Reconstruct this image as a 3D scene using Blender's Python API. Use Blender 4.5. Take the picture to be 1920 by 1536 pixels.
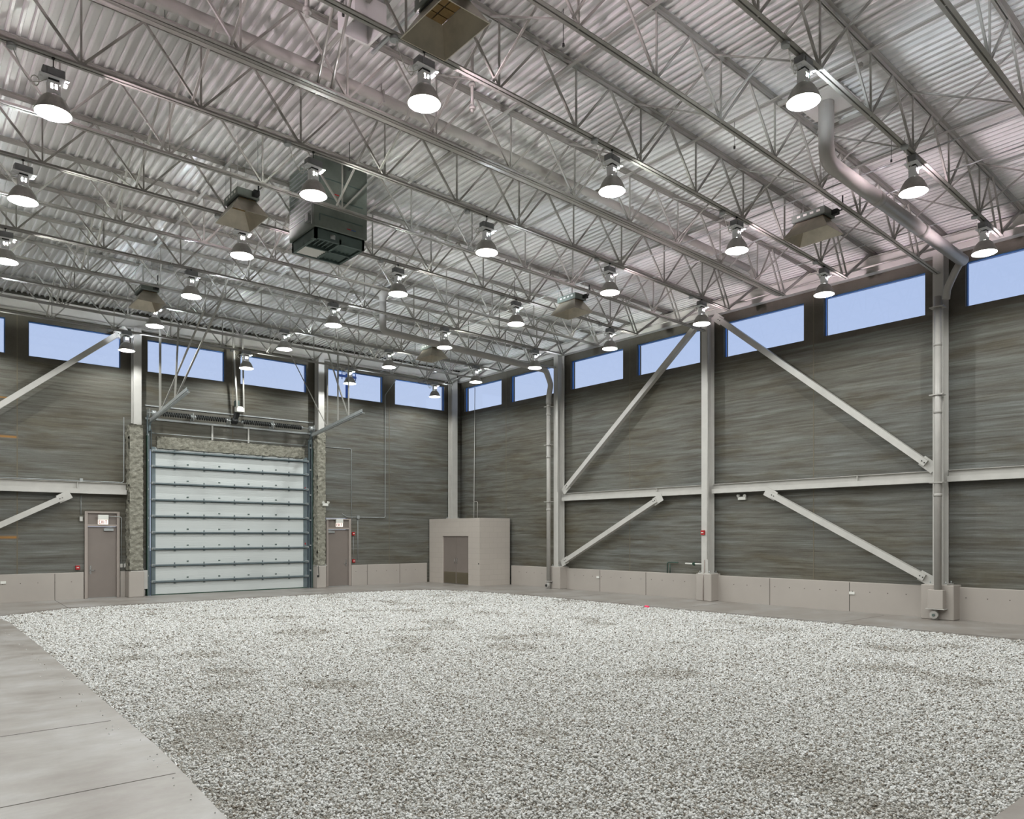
import bpy, bmesh, math, random
from mathutils import Vector, Matrix
random.seed(7)
scene = bpy.context.scene
for o in list(bpy.data.objects): bpy.data.objects.remove(o, do_unlink=True)
PI = math.pi

def lin(c):
    c = c / 255.0
    return c / 12.92 if c <= 0.04045 else ((c + 0.055) / 1.055) ** 2.4
def rgb(r, g, b): return (lin(r), lin(g), lin(b), 1.0)

# ------------------------------------------------------------------ camera
TH = math.radians(49.6)                      # viewing direction measured from +X
CAM = Vector((-18.44, -25.0, 1.9))
cam_data = bpy.data.cameras.new('camera')
cam = bpy.data.objects.new('camera', cam_data)
scene.collection.objects.link(cam)
cam.location = CAM
cam.rotation_euler = (PI / 2, 0, TH - PI / 2)
cam_data.sensor_fit = 'HORIZONTAL'
cam_data.sensor_width = 36.0
cam_data.lens = 36.0 * 1388.0 / 1920.0
cam_data.shift_y = 235.0 / 1920.0
cam_data.clip_end = 400
scene.camera = cam

# ------------------------------------------------------------------ world: dusk sky, exposure
world = bpy.data.worlds.new('dusk_sky'); scene.world = world
world.use_nodes = True
wn = world.node_tree; wn.nodes.clear()
wo = wn.nodes.new('ShaderNodeOutputWorld'); wb = wn.nodes.new('ShaderNodeBackground')
tc = wn.nodes.new('ShaderNodeTexCoord'); sx = wn.nodes.new('ShaderNodeSeparateXYZ')
cr = wn.nodes.new('ShaderNodeValToRGB')
cr.color_ramp.elements[0].position = 0.0; cr.color_ramp.elements[0].color = rgb(206, 218, 240)
cr.color_ramp.elements[1].position = 0.75; cr.color_ramp.elements[1].color = rgb(152, 180, 230)
e = cr.color_ramp.elements.new(0.25); e.color = rgb(182, 201, 238)
wn.links.new(tc.outputs['Generated'], sx.inputs[0]); wn.links.new(sx.outputs['Z'], cr.inputs[0])
wn.links.new(cr.outputs[0], wb.inputs[0]); wb.inputs[1].default_value = 1.0
wn.links.new(wb.outputs[0], wo.inputs[0])
EXPO = 0.0
scene.view_settings.view_transform = 'Standard'
scene.view_settings.look = 'None'
scene.view_settings.exposure = EXPO
scene.view_settings.gamma = 1.0
scene.view_settings.use_curve_mapping = False
scene.cycles.max_bounces = 7
scene.cycles.diffuse_bounces = 5
scene.cycles.use_light_tree = True
scene.cycles.sample_clamp_indirect = 6.0
GRAVEL_DENS = 3600     # stones per square metre near the camera
LAMP_W = 166.0        # watts of the bulb in each dome
NECK_W = 225.0         # light leaking from the open socket above each dome

# ------------------------------------------------------------------ materials
def new_mat(name):
    m = bpy.data.materials.new(name); m.use_nodes = True
    nt = m.node_tree; nt.nodes.clear()
    out = nt.nodes.new('ShaderNodeOutputMaterial'); b = nt.nodes.new('ShaderNodeBsdfPrincipled')
    nt.links.new(b.outputs[0], out.inputs[0])
    return m, nt, b
def noise(nt, scale, vec=None, detail=4, rough=0.6):
    n = nt.nodes.new('ShaderNodeTexNoise'); n.inputs['Scale'].default_value = scale
    n.inputs['Detail'].default_value = detail; n.inputs['Roughness'].default_value = rough
    if vec: nt.links.new(vec, n.inputs['Vector'])
    return n
def ramp(nt, src, stops):
    r = nt.nodes.new('ShaderNodeValToRGB'); els = r.color_ramp.elements
    els[0].position, els[0].color = stops[0]; els[1].position, els[1].color = stops[-1]
    for p, c in stops[1:-1]:
        x = els.new(p); x.color = c
    nt.links.new(src, r.inputs[0]); return r
def mapping(nt, scale, loc=(0, 0, 0)):
    t = nt.nodes.new('ShaderNodeTexCoord'); mp = nt.nodes.new('ShaderNodeMapping')
    mp.inputs['Scale'].default_value = scale; mp.inputs['Location'].default_value = loc
    nt.links.new(t.outputs['Object'], mp.inputs['Vector']); return mp.outputs[0]
def mixc(nt, fac, a, b, mode='MIX'):
    m = nt.nodes.new('ShaderNodeMix'); m.data_type = 'RGBA'; m.blend_type = mode
    for s, v in ((m.inputs[0], fac), (m.inputs[6], a), (m.inputs[7], b)):
        if hasattr(v, 'is_linked') or hasattr(v, 'links'): nt.links.new(v, s)
        else: s.default_value = v
    return m.outputs[2]
def mth(nt, op, a, b=0.0, c=0.0, clamp=False):
    m = nt.nodes.new('ShaderNodeMath'); m.operation = op; m.use_clamp = clamp
    for i, v in enumerate((a, b, c)):
        if hasattr(v, 'links'): nt.links.new(v, m.inputs[i])
        else: m.inputs[i].default_value = v
    return m.outputs[0]
def bump(nt, b, h, strength=0.3, dist=0.01):
    n = nt.nodes.new('ShaderNodeBump'); n.inputs['Strength'].default_value = strength
    n.inputs['Distance'].default_value = dist
    nt.links.new(h, n.inputs['Height']); nt.links.new(n.outputs[0], b.inputs['Normal'])
def paint(name, col, rough=0.5, metal=0.0, var=0.06, scale=3.0, bmp=0.0):
    m, nt, b = new_mat(name)
    v = mapping(nt, (1, 1, 1)); n = noise(nt, scale, v)
    lo = tuple(max(0, c * (1 - var)) for c in col[:3]) + (1,); hi = tuple(min(1, c * (1 + var)) for c in col[:3]) + (1,)
    r = ramp(nt, n.outputs[0], [(0.3, lo), (0.7, hi)])
    nt.links.new(r.outputs[0], b.inputs['Base Color'])
    b.inputs['Roughness'].default_value = rough; b.inputs['Metallic'].default_value = metal
    if bmp: bump(nt, b, noise(nt, 60, v).outputs[0], bmp)
    return m
M = {}
M['steel'] = paint('grey_steel_paint', rgb(188, 186, 181), 0.42)
M['joist'] = paint('joist_grey_paint', rgb(152, 150, 144), 0.45)
M['deck'] = paint('deck_grey_paint', rgb(206, 205, 203), 0.36, 0.0, 0.05, 1.2)
M['pipe'] = paint('pipe_grey_paint', rgb(168, 165, 160), 0.4)
M['galv'] = paint('galvanised_steel', rgb(172, 176, 176), 0.38, 0.5, 0.1, 9)
M['track'] = paint('door_track_steel', rgb(108, 120, 124), 0.42, 0.3, 0.12, 6)
M['black'] = paint('black_steel', rgb(26, 28, 28), 0.5)
M['dark'] = paint('dark_gap', rgb(40, 40, 38), 0.8)
M['white'] = paint('white_plastic', rgb(222, 222, 216), 0.4, 0, 0.02)
M['door'] = paint('brown_grey_door_paint', rgb(126, 117, 111), 0.42, 0, 0.05, 1.5)
M['frame'] = paint('door_frame_paint', rgb(158, 148, 141), 0.45, 0, 0.04, 2)
M['louver'] = paint('bronze_grille', rgb(104, 96, 78), 0.5)
M['chrome'] = paint('brushed_chrome', rgb(190, 190, 190), 0.25, 1.0)
M['red'] = paint('red_plastic', rgb(165, 30, 34), 0.4)
M['pink'] = paint('fluorescent_pink', rgb(255, 70, 110), 0.6)
M['copper'] = paint('dark_brass', rgb(70, 92, 84), 0.4, 0.6)
M['caulk'] = paint('tan_caulk', rgb(104, 97, 82), 0.8)
M['ballast'] = paint('grey_ballast_casting', rgb(128, 130, 132), 0.45, 0.2, 0.1, 9)
M['shell'] = paint('spun_aluminium', rgb(165, 163, 158), 0.35, 0.75, 0.12, 14)
M['reflector'] = paint('white_reflector', rgb(240, 242, 243), 0.3, 0, 0.01)
M['dome_inside'] = paint('enamelled_dome_inside', rgb(176, 178, 178), 0.35, 0, 0.01)
M['hvac'] = paint('galvanised_air_unit', rgb(116, 124, 117), 0.45, 0.4, 0.16, 4)
M['hvac_dark'] = paint('air_unit_dark_frame', rgb(88, 104, 100), 0.45, 0.4, 0.1, 5)
M['inox'] = paint('dull_stainless_reflector', rgb(182, 175, 160), 0.33, 0.55, 0.14, 5)
M['ceramic'] = paint('ceramic_burner', rgb(120, 96, 56), 0.8, 0, 0.2, 8)
M['pole'] = paint('blue_grey_pole', rgb(60, 92, 150), 0.7)
M['rubber'] = paint('green_black_rubber', rgb(28, 62, 48), 0.6)
M['orange'] = paint('orange_cap', rgb(150, 84, 22), 0.5)
def emit(name, col, s):
    m, nt, b = new_mat(name)
    b.inputs['Base Color'].default_value = col
    b.inputs['Emission Color'].default_value = col; b.inputs['Emission Strength'].default_value = s
    return m
M['bulb'] = emit('lit_bulb', (0.96, 1.0, 0.98, 1), 26.0)
M['glow'] = emit('lit_socket_glass', (0.97, 1.0, 0.98, 1), 9.0)
M['exit_face'] = emit('lit_exit_face', (1.0, 0.93, 0.85, 1), 0.55)
M['exit_red'] = paint('exit_red_letters', rgb(150, 36, 26), 0.5)

# precast wall concrete: rough horizontal streaks below the windows, smoother round them
def wall_material():
    m, nt, b = new_mat('streaked_precast_concrete')
    t = nt.nodes.new('ShaderNodeTexCoord'); s = nt.nodes.new('ShaderNodeSeparateXYZ')
    nt.links.new(t.outputs['Object'], s.inputs[0])
    warp = noise(nt, 0.5, mapping(nt, (1, 1, 0.6)), 3)
    def stretched(sc, amount):
        mp = nt.nodes.new('ShaderNodeMapping'); mp.inputs['Scale'].default_value = sc
        add = nt.nodes.new('ShaderNodeVectorMath'); add.operation = 'ADD'
        sc2 = nt.nodes.new('ShaderNodeVectorMath'); sc2.operation = 'SCALE'; sc2.inputs['Scale'].default_value = amount
        nt.links.new(warp.outputs['Color'], sc2.inputs[0])
        nt.links.new(t.outputs['Object'], add.inputs[0]); nt.links.new(sc2.outputs[0], add.inputs[1])
        nt.links.new(add.outputs[0], mp.inputs['Vector']); return mp.outputs[0]
    fine = noise(nt, 1.0, stretched((0.45, 0.45, 10), 0.10), 8, 0.68)
    line = noise(nt, 1.0, stretched((0.38, 0.38, 26), 0.05), 4, 0.55)
    broad = noise(nt, 1.0, stretched((0.45, 0.45, 2.4), 0.3), 5, 0.65)
    huge = noise(nt, 0.22, mapping(nt, (1, 1, 1), (3, 7, 0)), 2, 0.5)
    grain = noise(nt, 26, mapping(nt, (1, 1, 1)), 3)
    base = ramp(nt, fine.outputs[0], [(0.28, rgb(70, 66, 58)), (0.45, rgb(90, 88, 81)), (0.58, rgb(105, 105, 99)), (0.78, rgb(130, 131, 127))])
    warm = ramp(nt, broad.outputs[0], [(0.36, (0.72, 0.64, 0.5, 1)), (0.5, (1, .99, .97, 1)), (0.7, (1.06, 1.1, 1.12, 1))])
    lines = ramp(nt, line.outputs[0], [(0.36, (0.66, 0.63, 0.56, 1)), (0.45, (1, 1, 1, 1)), (0.62, (1, 1, 1, 1)), (0.72, (1.14, 1.14, 1.12, 1))])
    col = mixc(nt, 0.85, base.outputs[0], warm.outputs[0], 'MULTIPLY')
    col = mixc(nt, 0.8, col, lines.outputs[0], 'MULTIPLY')
    tint = ramp(nt, huge.outputs[0], [(0.36, (0.84, 0.79, 0.68, 1)), (0.5, (.98, .98, .96, 1)), (0.62, (1.04, 1.08, 1.14, 1))])
    col = mixc(nt, 0.8, col, tint.outputs[0], 'MULTIPLY')
    # smoother brownish window zone
    up = mth(nt, 'MULTIPLY', mth(nt, 'SUBTRACT', s.outputs['Z'], 6.84), 30, clamp=True)
    smooth = ramp(nt, noise(nt, 2.2, mapping(nt, (1, 1, 1)), 5).outputs[0], [(0.3, rgb(76, 72, 62)), (0.7, rgb(92, 88, 78))])
    col = mixc(nt, up, col, smooth.outputs[0])
    # orange rust stains bleeding from the far left panel joint
    for zc, h in ((4.66, 0.05), (1.83, 0.06), (5.75, 0.03)):
        dz = mth(nt, 'ABSOLUTE', mth(nt, 'SUBTRACT', s.outputs['Z'], zc))
        mz = mth(nt, 'SUBTRACT', 1.0, mth(nt, 'DIVIDE', dz, h), clamp=True)
        mx = mth(nt, 'MULTIPLY', mth(nt, 'SUBTRACT', -15.5, s.outputs['X']), 60, clamp=True)
        my = mth(nt, 'GREATER_THAN', s.outputs['Y'], -0.2)
        f = mth(nt, 'MULTIPLY', mth(nt, 'MULTIPLY', mz, mx), my)
        f = mth(nt, 'MULTIPLY', f, mth(nt, 'MULTIPLY', broad.outputs[0], 1.7), clamp=True)
        col = mixc(nt, f, col, rgb(170, 116, 30))
    g = ramp(nt, grain.outputs[0], [(0.3, (0.9, 0.9, 0.9, 1)), (0.7, (1.06, 1.06, 1.06, 1))])
    col = mixc(nt, 0.7, col, g.outputs[0], 'MULTIPLY')
    nt.links.new(col, b.inputs['Base Color'])
    b.inputs['Roughness'].default_value = 0.62
    bump(nt, b, fine.outputs[0], 0.35, 0.02)
    return m
M['wall'] = wall_material()
def slab_material(name, c1, c2, c3):
    m, nt, b = new_mat(name)
    a = noise(nt, 1.0, mapping(nt, (0.8, 1.1, 1)), 8, 0.68); d = noise(nt, 5, mapping(nt, (0.6, 1.4, 1)), 7, 0.7)
    r = ramp(nt, a.outputs[0], [(0.3, c1), (0.5, c2), (0.72, c3)])
    g = ramp(nt, d.outputs[0], [(0.3, (0.88, 0.88, 0.88, 1)), (0.7, (1.05, 1.05, 1.05, 1))])
    nt.links.new(mixc(nt, 0.8, r.outputs[0], g.outputs[0], 'MULTIPLY'), b.inputs['Base Color'])
    rr = ramp(nt, a.outputs[0], [(0.3, (0.32, 0.32, 0.32, 1)), (0.7, (0.5, 0.5, 0.5, 1))])
    nt.links.new(rr.outputs[0], b.inputs['Roughness'])
    bump(nt, b, d.outputs[0], 0.06, 0.01)
    return m
M['slab'] = slab_material('trowelled_concrete', rgb(126, 117, 110), rgb(150, 145, 139), rgb(172, 170, 168))
M['curb'] = paint('painted_concrete_curb', rgb(168, 161, 154), 0.55, 0, 0.05, 0.7, 0.05)
M['joint'] = paint('slab_joint', rgb(84, 78, 72), 0.8)
def under_material():
    m, nt, b = new_mat('lower_stones_gap_shade')
    v = nt.nodes.new('ShaderNodeTexVoronoi'); v.inputs['Scale'].default_value = 52; v.feature = 'DISTANCE_TO_EDGE'
    c = nt.nodes.new('ShaderNodeTexVoronoi'); c.inputs['Scale'].default_value = 52
    mp = mapping(nt, (1, 1, 1)); nt.links.new(mp, v.inputs['Vector']); nt.links.new(mp, c.inputs['Vector'])
    r = ramp(nt, v.outputs['Distance'], [(0.04, rgb(58, 52, 44)), (0.22, rgb(196, 193, 184))])  # shade in the gaps between stones is put into the colour
    k = ramp(nt, c.outputs['Color'], [(0.1, (.62, .58, .52, 1)), (0.4, (1, 1, 1, 1))])
    nt.links.new(mixc(nt, 1.0, r.outputs[0], k.outputs[0], 'MULTIPLY'), b.inputs['Base Color']); b.inputs['Roughness'].default_value = .85
    bump(nt, b, v.outputs['Distance'], .8, .02); return m
M['under'] = under_material()
M['ground'] = paint('bare_earth', rgb(138, 132, 120), 0.9, 0, 0.3, 30)
def stone_material():
    m, nt, b = new_mat('white_crushed_stone')
    g = nt.nodes.new('ShaderNodeObjectInfo')
    a = nt.nodes.new('ShaderNodeAttribute'); a.attribute_type = 'INSTANCER'; a.attribute_name = 'shade'
    r = ramp(nt, a.outputs['Fac'], [(0.0, rgb(96, 86, 74)), (0.07, rgb(150, 142, 130)), (0.2, rgb(200, 198, 193)), (1.0, rgb(234, 235, 235))])
    nt.links.new(r.outputs[0], b.inputs['Base Color']); b.inputs['Roughness'].default_value = 0.8
    return m
M['stone'] = stone_material()
def foam_material():
    m, nt, b = new_mat('sprayed_insulation_foam')
    n = noise(nt, 9, mapping(nt, (1, 1, 1.5)), 6, 0.7)
    r = ramp(nt, n.outputs[0], [(0.3, rgb(116, 113, 102)), (0.55, rgb(152, 150, 137)), (0.8, rgb(184, 181, 170))])
    nt.links.new(r.outputs[0], b.inputs['Base Color']); b.inputs['Roughness'].default_value = 0.85
    bump(nt, b, n.outputs[0], 1.0, 0.06); return m
M['foam'] = foam_material()
def panel_material():
    m, nt, b = new_mat('ribbed_white_door_panel')
    t = nt.nodes.new('ShaderNodeTexCoord'); w = nt.nodes.new('ShaderNodeTexWave')
    w.bands_direction = 'Z'; w.inputs['Scale'].default_value = 9.0; w.inputs['Distortion'].default_value = 0.0
    nt.links.new(t.outputs['Object'], w.inputs['Vector'])
    b.inputs['Base Color'].default_value = rgb(200, 205, 204); b.inputs['Roughness'].default_value = 0.42
    bump(nt, b, w.outputs[0], 0.25, 0.006); return m
M['panel'] = panel_material()
def block_material():
    m, nt, b = new_mat('painted_concrete_block')
    t = nt.nodes.new('ShaderNodeTexCoord'); s = nt.nodes.new('ShaderNodeSeparateXYZ'); nt.links.new(t.outputs['Object'], s.inputs[0])
    c = nt.nodes.new('ShaderNodeCombineXYZ')
    nt.links.new(mth(nt, 'ADD', s.outputs['X'], s.outputs['Y']), c.inputs[0]); nt.links.new(s.outputs['Z'], c.inputs[1])
    br = nt.nodes.new('ShaderNodeTexBrick'); nt.links.new(c.outputs[0], br.inputs['Vector'])
    br.inputs['Scale'].default_value = 1.0; br.inputs['Brick Width'].default_value = 0.4; br.inputs['Row Height'].default_value = 0.2
    br.inputs['Mortar Size'].default_value = 0.006
    br.inputs['Color1'].default_value = rgb(184, 176, 168); br.inputs['Color2'].default_value = rgb(181, 173, 165); br.inputs['Mortar'].default_value = rgb(172, 164, 156)
    nt.links.new(br.outputs['Color'], b.inputs['Base Color']); b.inputs['Roughness'].default_value = 0.55
    bump(nt, b, br.outputs['Fac'], -0.4, 0.004); return m
M['block'] = block_material()
def glass_material():
    m = bpy.data.materials.new('window_glass'); m.use_nodes = True; nt = m.node_tree; nt.nodes.clear()
    out = nt.nodes.new('ShaderNodeOutputMaterial'); mx = nt.nodes.new('ShaderNodeMixShader')
    tr = nt.nodes.new('ShaderNodeBsdfTransparent'); gl = nt.nodes.new('ShaderNodeBsdfGlossy')
    tr.inputs[0].default_value = (0.99, 0.995, 1.0, 1); gl.inputs['Roughness'].default_value = 0.03
    mx.inputs[0].default_value = 0.03
    nt.links.new(tr.outputs[0], mx.inputs[1]); nt.links.new(gl.outputs[0], mx.inputs[2])
    nt.links.new(mx.outputs[0], out.inputs[0]); return m
M['glass'] = glass_material()
M['alu'] = paint('sky_tinted_frame', rgb(64, 118, 190), 0.4, 0.2, 0.04)  # aluminium frame, the blue light of the sky painted into its colour

# ------------------------------------------------------------------ mesh helpers
COL = scene.collection
class MB:
    def __init__(self): self.v = []; self.f = []; self.sm = []
    def quad_box(self, c):
        n = len(self.v); self.v += [tuple(p) for p in c]
        for f in ((0, 3, 2, 1), (4, 5, 6, 7), (0, 1, 5, 4), (1, 2, 6, 5), (2, 3, 7, 6), (3, 0, 4, 7)):
            self.f.append(tuple(n + i for i in f)); self.sm.append(False)
    def box(self, x0, x1, y0, y1, z0, z1):
        if x0 > x1: x0, x1 = x1, x0
        if y0 > y1: y0, y1 = y1, y0
        if z0 > z1: z0, z1 = z1, z0
        self.quad_box([(x0, y0, z0), (x1, y0, z0), (x1, y1, z0), (x0, y1, z0), (x0, y0, z1), (x1, y0, z1), (x1, y1, z1), (x0, y1, z1)]); return self
    def bar(self, a, b, w, h=None, up=(0, 0, 1)):
        h = h or w; a = Vector(a); b = Vector(b); d = (b - a).normalized(); u = Vector(up)
        if abs(d.dot(u)) > 0.97: u = Vector((0, 1, 0)) if abs(d.y) < 0.9 else Vector((1, 0, 0))
        s = d.cross(u).normalized(); t = s.cross(d).normalized()
        c = []
        for p in (a, b):
            for i, j in ((-1, -1), (1, -1), (1, 1), (-1, 1)): c.append(p + s * (w / 2 * i) + t * (h / 2 * j))
        self.quad_box(c); return self
    def tube(self, pts, r, n=12, cap=True):
        pts = [Vector(p) for p in pts]; rings = []; prev = None
        for i, p in enumerate(pts):
            d = (pts[min(i + 1, len(pts) - 1)] - pts[max(i - 1, 0)]).normalized()
            if prev is None:
                u = Vector((0, 0, 1)) if abs(d.z) < 0.9 else Vector((1, 0, 0)); s = d.cross(u).normalized()
            else:
                s = (prev - d * prev.dot(d)).normalized()
            prev = s; t = d.cross(s)
            rr = r[i] if isinstance(r, (list, tuple)) else r
            base = len(self.v)
            for k in range(n):
                a = 2 * PI * k / n; self.v.append(tuple(p + s * (rr * math.cos(a)) + t * (rr * math.sin(a))))
            rings.append(base)
        for a, b in zip(rings, rings[1:]):
            for k in range(n):
                self.f.append((a + k, a + (k + 1) % n, b + (k + 1) % n, b + k)); self.sm.append(True)
        if cap:
            self.f.append(tuple(rings[0] + k for k in range(n))[::-1]); self.sm.append(False)
            self.f.append(tuple(rings[-1] + k for k in range(n))); self.sm.append(False)
        return self
    def lathe(self, prof, c=(0, 0, 0), n=32, cap0=False, cap1=False):
        rings = []
        for r, z in prof:
            rings.append(len(self.v))
            for k in range(n):
                a = 2 * PI * k / n; self.v.append((c[0] + r * math.cos(a), c[1] + r * math.sin(a), c[2] + z))
        for a, b in zip(rings, rings[1:]):
            for k in range(n):
                self.f.append((a + k, a + (k + 1) % n, b + (k + 1) % n, b + k)); self.sm.append(True)
        if cap0: self.f.append(tuple(rings[0] + k for k in range(n))[::-1]); self.sm.append(False)
        if cap1: self.f.append(tuple(rings[-1] + k for k in range(n))); self.sm.append(False)
        return self
    def face(self, pts):
        n = len(self.v); self.v += [tuple(p) for p in pts]; self.f.append(tuple(range(n, n + len(pts)))); self.sm.append(False); return self
ORG = {}
def wpos(o): return ORG.get(o.name, Vector((0, 0, 0)))
def build(mb, name, mat, parent=None, recalc=True, bevel=0.0):
    off = wpos(parent) if parent else Vector((0, 0, 0))
    me = bpy.data.meshes.new(name)
    me.from_pydata([tuple(Vector(p) - off) for p in mb.v], [], mb.f)
    me.polygons.foreach_set('use_smooth', mb.sm)
    if recalc:
        bm = bmesh.new(); bm.from_mesh(me); bmesh.ops.recalc_face_normals(bm, faces=bm.faces); bm.to_mesh(me); bm.free()
    me.materials.append(mat); me.update()
    o = bpy.data.objects.new(name, me); COL.objects.link(o)
    if bevel:
        bv = o.modifiers.new('bevel', 'BEVEL'); bv.width = bevel; bv.segments = 1; bv.limit_method = 'ANGLE'
    if parent: o.parent = parent; ORG[o.name] = off
    return o
def tag(o, label, cat, group=None, kind=None):
    if label: o['label'] = label
    if cat: o['category'] = cat
    if group: o['group'] = group
    if kind: o['kind'] = kind
    return o
def empty(name, loc, label=None, cat=None, group=None, kind=None):
    o = bpy.data.objects.new(name, None); COL.objects.link(o); o.location = loc; o.empty_display_size = 0.1
    ORG[o.name] = Vector(loc); return tag(o, label, cat, group, kind)
def single(mb, name, mat, label, cat, group=None, kind=None, **k):
    """a thing that is one mesh, its origin at the base of the mesh"""
    xs = [p[0] for p in mb.v]; ys = [p[1] for p in mb.v]; zs = [p[2] for p in mb.v]
    c = Vector(((min(xs) + max(xs)) / 2, (min(ys) + max(ys)) / 2, min(zs)))
    mb.v = [tuple(Vector(p) - c) for p in mb.v]
    o = build(mb, name, mat, None, **k); o.location = c; ORG[o.name] = c
    return tag(o, label, cat, group, kind)
def struct(mb, name, mat, label=None, parent=None, **k):
    o = build(mb, name, mat, parent, **k)
    if not parent: o['kind'] = 'structure'
    if label: o['label'] = label
    return o
def copy_tree(o, parent=None):
    c = o.copy(); COL.objects.link(c)
    if parent: c.parent = parent; c.matrix_parent_inverse = o.matrix_parent_inverse
    for ch in list(o.children): copy_tree(ch, c)
    return c
def ORDN(i): return (ORD + ['fifteenth', 'sixteenth'])[i]
ORD = ['first', 'second', 'third', 'fourth', 'fifth', 'sixth', 'seventh', 'eighth', 'ninth', 'tenth', 'eleventh', 'twelfth', 'thirteenth', 'fourteenth']

# ------------------------------------------------------------------ setting
XL, YF, ZT = -24.6, -30.9, 9.65          # left wall, front wall (behind the camera), wall top
def zb(x, y=-12.0):
    """bottom chord height: the roof rises away from the right-hand wall, and more so towards the camera"""
    u = min(16.0, max(0.0, -x)); r = max(0.03, 0.12 + 0.0335 * (-y - 7.74))
    return 7.72 + r * (1 - (1 - u / 16.0) ** 2)
def zdeck(x, y=-12.0): return zb(x, y) + 1.005

def wall_mesh(axis, plane, thick, u0, u1, z0, z1, holes):
    """wall slab with rectangular holes; axis 'x' = runs along x (plane is y)"""
    us = sorted({u0, u1} | {h[0] for h in holes} | {h[1] for h in holes})
    zs = sorted({z0, z1} | {h[2] for h in holes} | {h[3] for h in holes})
    def P(u, d, z): return (u, d, z) if axis == 'x' else (d, u, z)
    mb = MB(); back = plane + thick
    def solid(i, j):
        if i < 0 or j < 0 or i >= len(us) - 1 or j >= len(zs) - 1: return False
        cu = (us[i] + us[i + 1]) / 2; cz = (zs[j] + zs[j + 1]) / 2
        return not any(h[0] < cu < h[1] and h[2] < cz < h[3] for h in holes)
    for i in range(len(us) - 1):
        for j in range(len(zs) - 1):
            if not solid(i, j): continue
            a, b, c, d = us[i], us[i + 1], zs[j], zs[j + 1]
            mb.face([P(a, plane, c), P(b, plane, c), P(b, plane, d), P(a, plane, d)])
            mb.face([P(a, back, c), P(a, back, d), P(b, back, d), P(b, back, c)])
            if not solid(i - 1, j): mb.face([P(a, plane, c), P(a, plane, d), P(a, back, d), P(a, back, c)])
            if not solid(i + 1, j): mb.face([P(b, plane, c), P(b, back, c), P(b, back, d), P(b, plane, d)])
            if not solid(i, j - 1): mb.face([P(a, plane, c), P(a, back, c), P(b, back, c), P(b, plane, c)])
            if not solid(i, j + 1): mb.face([P(a, plane, d), P(b, plane, d), P(b, back, d), P(a, back, d)])
    return mb
W_BACK = [(-24.35, -21.95), (-21.4, -19.0), (-18.2, -15.81), (-15.26, -12.88), (-12.12, -9.74), (-9.21, -6.84), (-6.05, -3.7), (-3.17, -0.8)]
W_RIGHT = [(-2.7, -0.29), (-5.65, -3.25), (-8.93, -6.52), (-11.92, -9.51), (-15.16, -12.73), (-18.13, -15.7), (-21.4, -18.97), (-24.4, -21.95), (-27.6, -25.2), (-30.55, -28.2)]
holes_b = [(a, b, 7.0, 8.0) for a, b in W_BACK] + [(-12.06, -6.74, -0.2, 4.6), (-13.86, -12.92, -0.2, 2.6), (-6.1, -5.1, -0.2, 2.52)]
holes_r = [(a, b, 7.0, 8.0) for a, b in W_RIGHT]
struct(wall_mesh('x', 0.0, 0.22, XL, 0.22, -0.2, ZT, holes_b), 'wall_back', M['wall'])
struct(wall_mesh('y', 0.0, 0.22, YF, 0.0, -0.2, ZT, holes_r), 'wall_right', M['wall'])
struct(wall_mesh('y', XL, -0.22, YF, 0.0, -0.2, ZT, []), 'wall_left', M['wall'])
struct(wall_mesh('x', YF, -0.22, XL - 0.22, 0.22, -0.2, ZT, []), 'wall_front', M['wall'])
# precast panel joints
n = 0
for x in (-3.43, -9.47, -15.53):
    n += 1; z0 = 4.62 if x == -9.47 else 0.78
    struct(MB().box(x - .014, x + .014, -.004, .01, z0, 8.6), 'trim_%d' % n, M['caulk'])
for y in (-2.98, -9.22, -15.43, -21.68):
    n += 1; struct(MB().box(-.004, .01, y - .014, y + .014, .72, 8.6), 'trim_%d' % n, M['caulk'])
# windows
def window(k, axis, a, b):
    root = empty('window_%d' % k, ((a + b) / 2, 0.1, 7.0) if axis == 'x' else (0.1, (a + b) / 2, 7.0), kind='structure')
    f = MB(); t = 0.022
    if axis == 'x':
        f.box(a, a + t, .07, .13, 7, 8).box(b - t, b, .07, .13, 7, 8).box(a + t, b - t, .07, .13, 7, 7 + t).box(a + t, b - t, .07, .13, 8 - t, 8)
        g = MB().box(a + t, b - t, .098, .104, 7 + t, 8 - t)
    else:
        f.box(.07, .13, a, a + t, 7, 8).box(.07, .13, b - t, b, 7, 8).box(.07, .13, a + t, b - t, 7, 7 + t).box(.07, .13, a + t, b - t, 8 - t, 8)
        g = MB().box(.098, .104, a + t, b - t, 7 + t, 8 - t)
    build(f, 'window_frame', M['alu'], root); build(g, 'window_pane', M['glass'], root)
k = 0
for a, b in W_BACK[2:]: k += 1; window(k, 'x', a, b)
for a, b in W_RIGHT[:8]: k += 1; window(k, 'y', a, b)
for axis, lst in (('x', W_BACK[:2]), ('y', W_RIGHT[8:])):
    for a, b in lst: k += 1; window(k, axis, a, b)

# low painted concrete curb walls
def curb(name, boxes, dots=None):
    mb = MB()
    for bx in boxes: mb.box(*bx)
    return struct(mb, name, M['curb'], bevel=0.012)
curb('baseboard_back', [(XL, -13.88, -.05, .05, -.02, .79), (-12.9, -12.76, -.05, .05, -.02, .79), (-6.34, -6.13, -.05, .05, -.02, .78), (-5.08, -1.7, -.05, .05, -.02, .77)])
curb('baseboard_right', [(-.12, .05, YF, -3.42, -.02, .73)])
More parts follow.
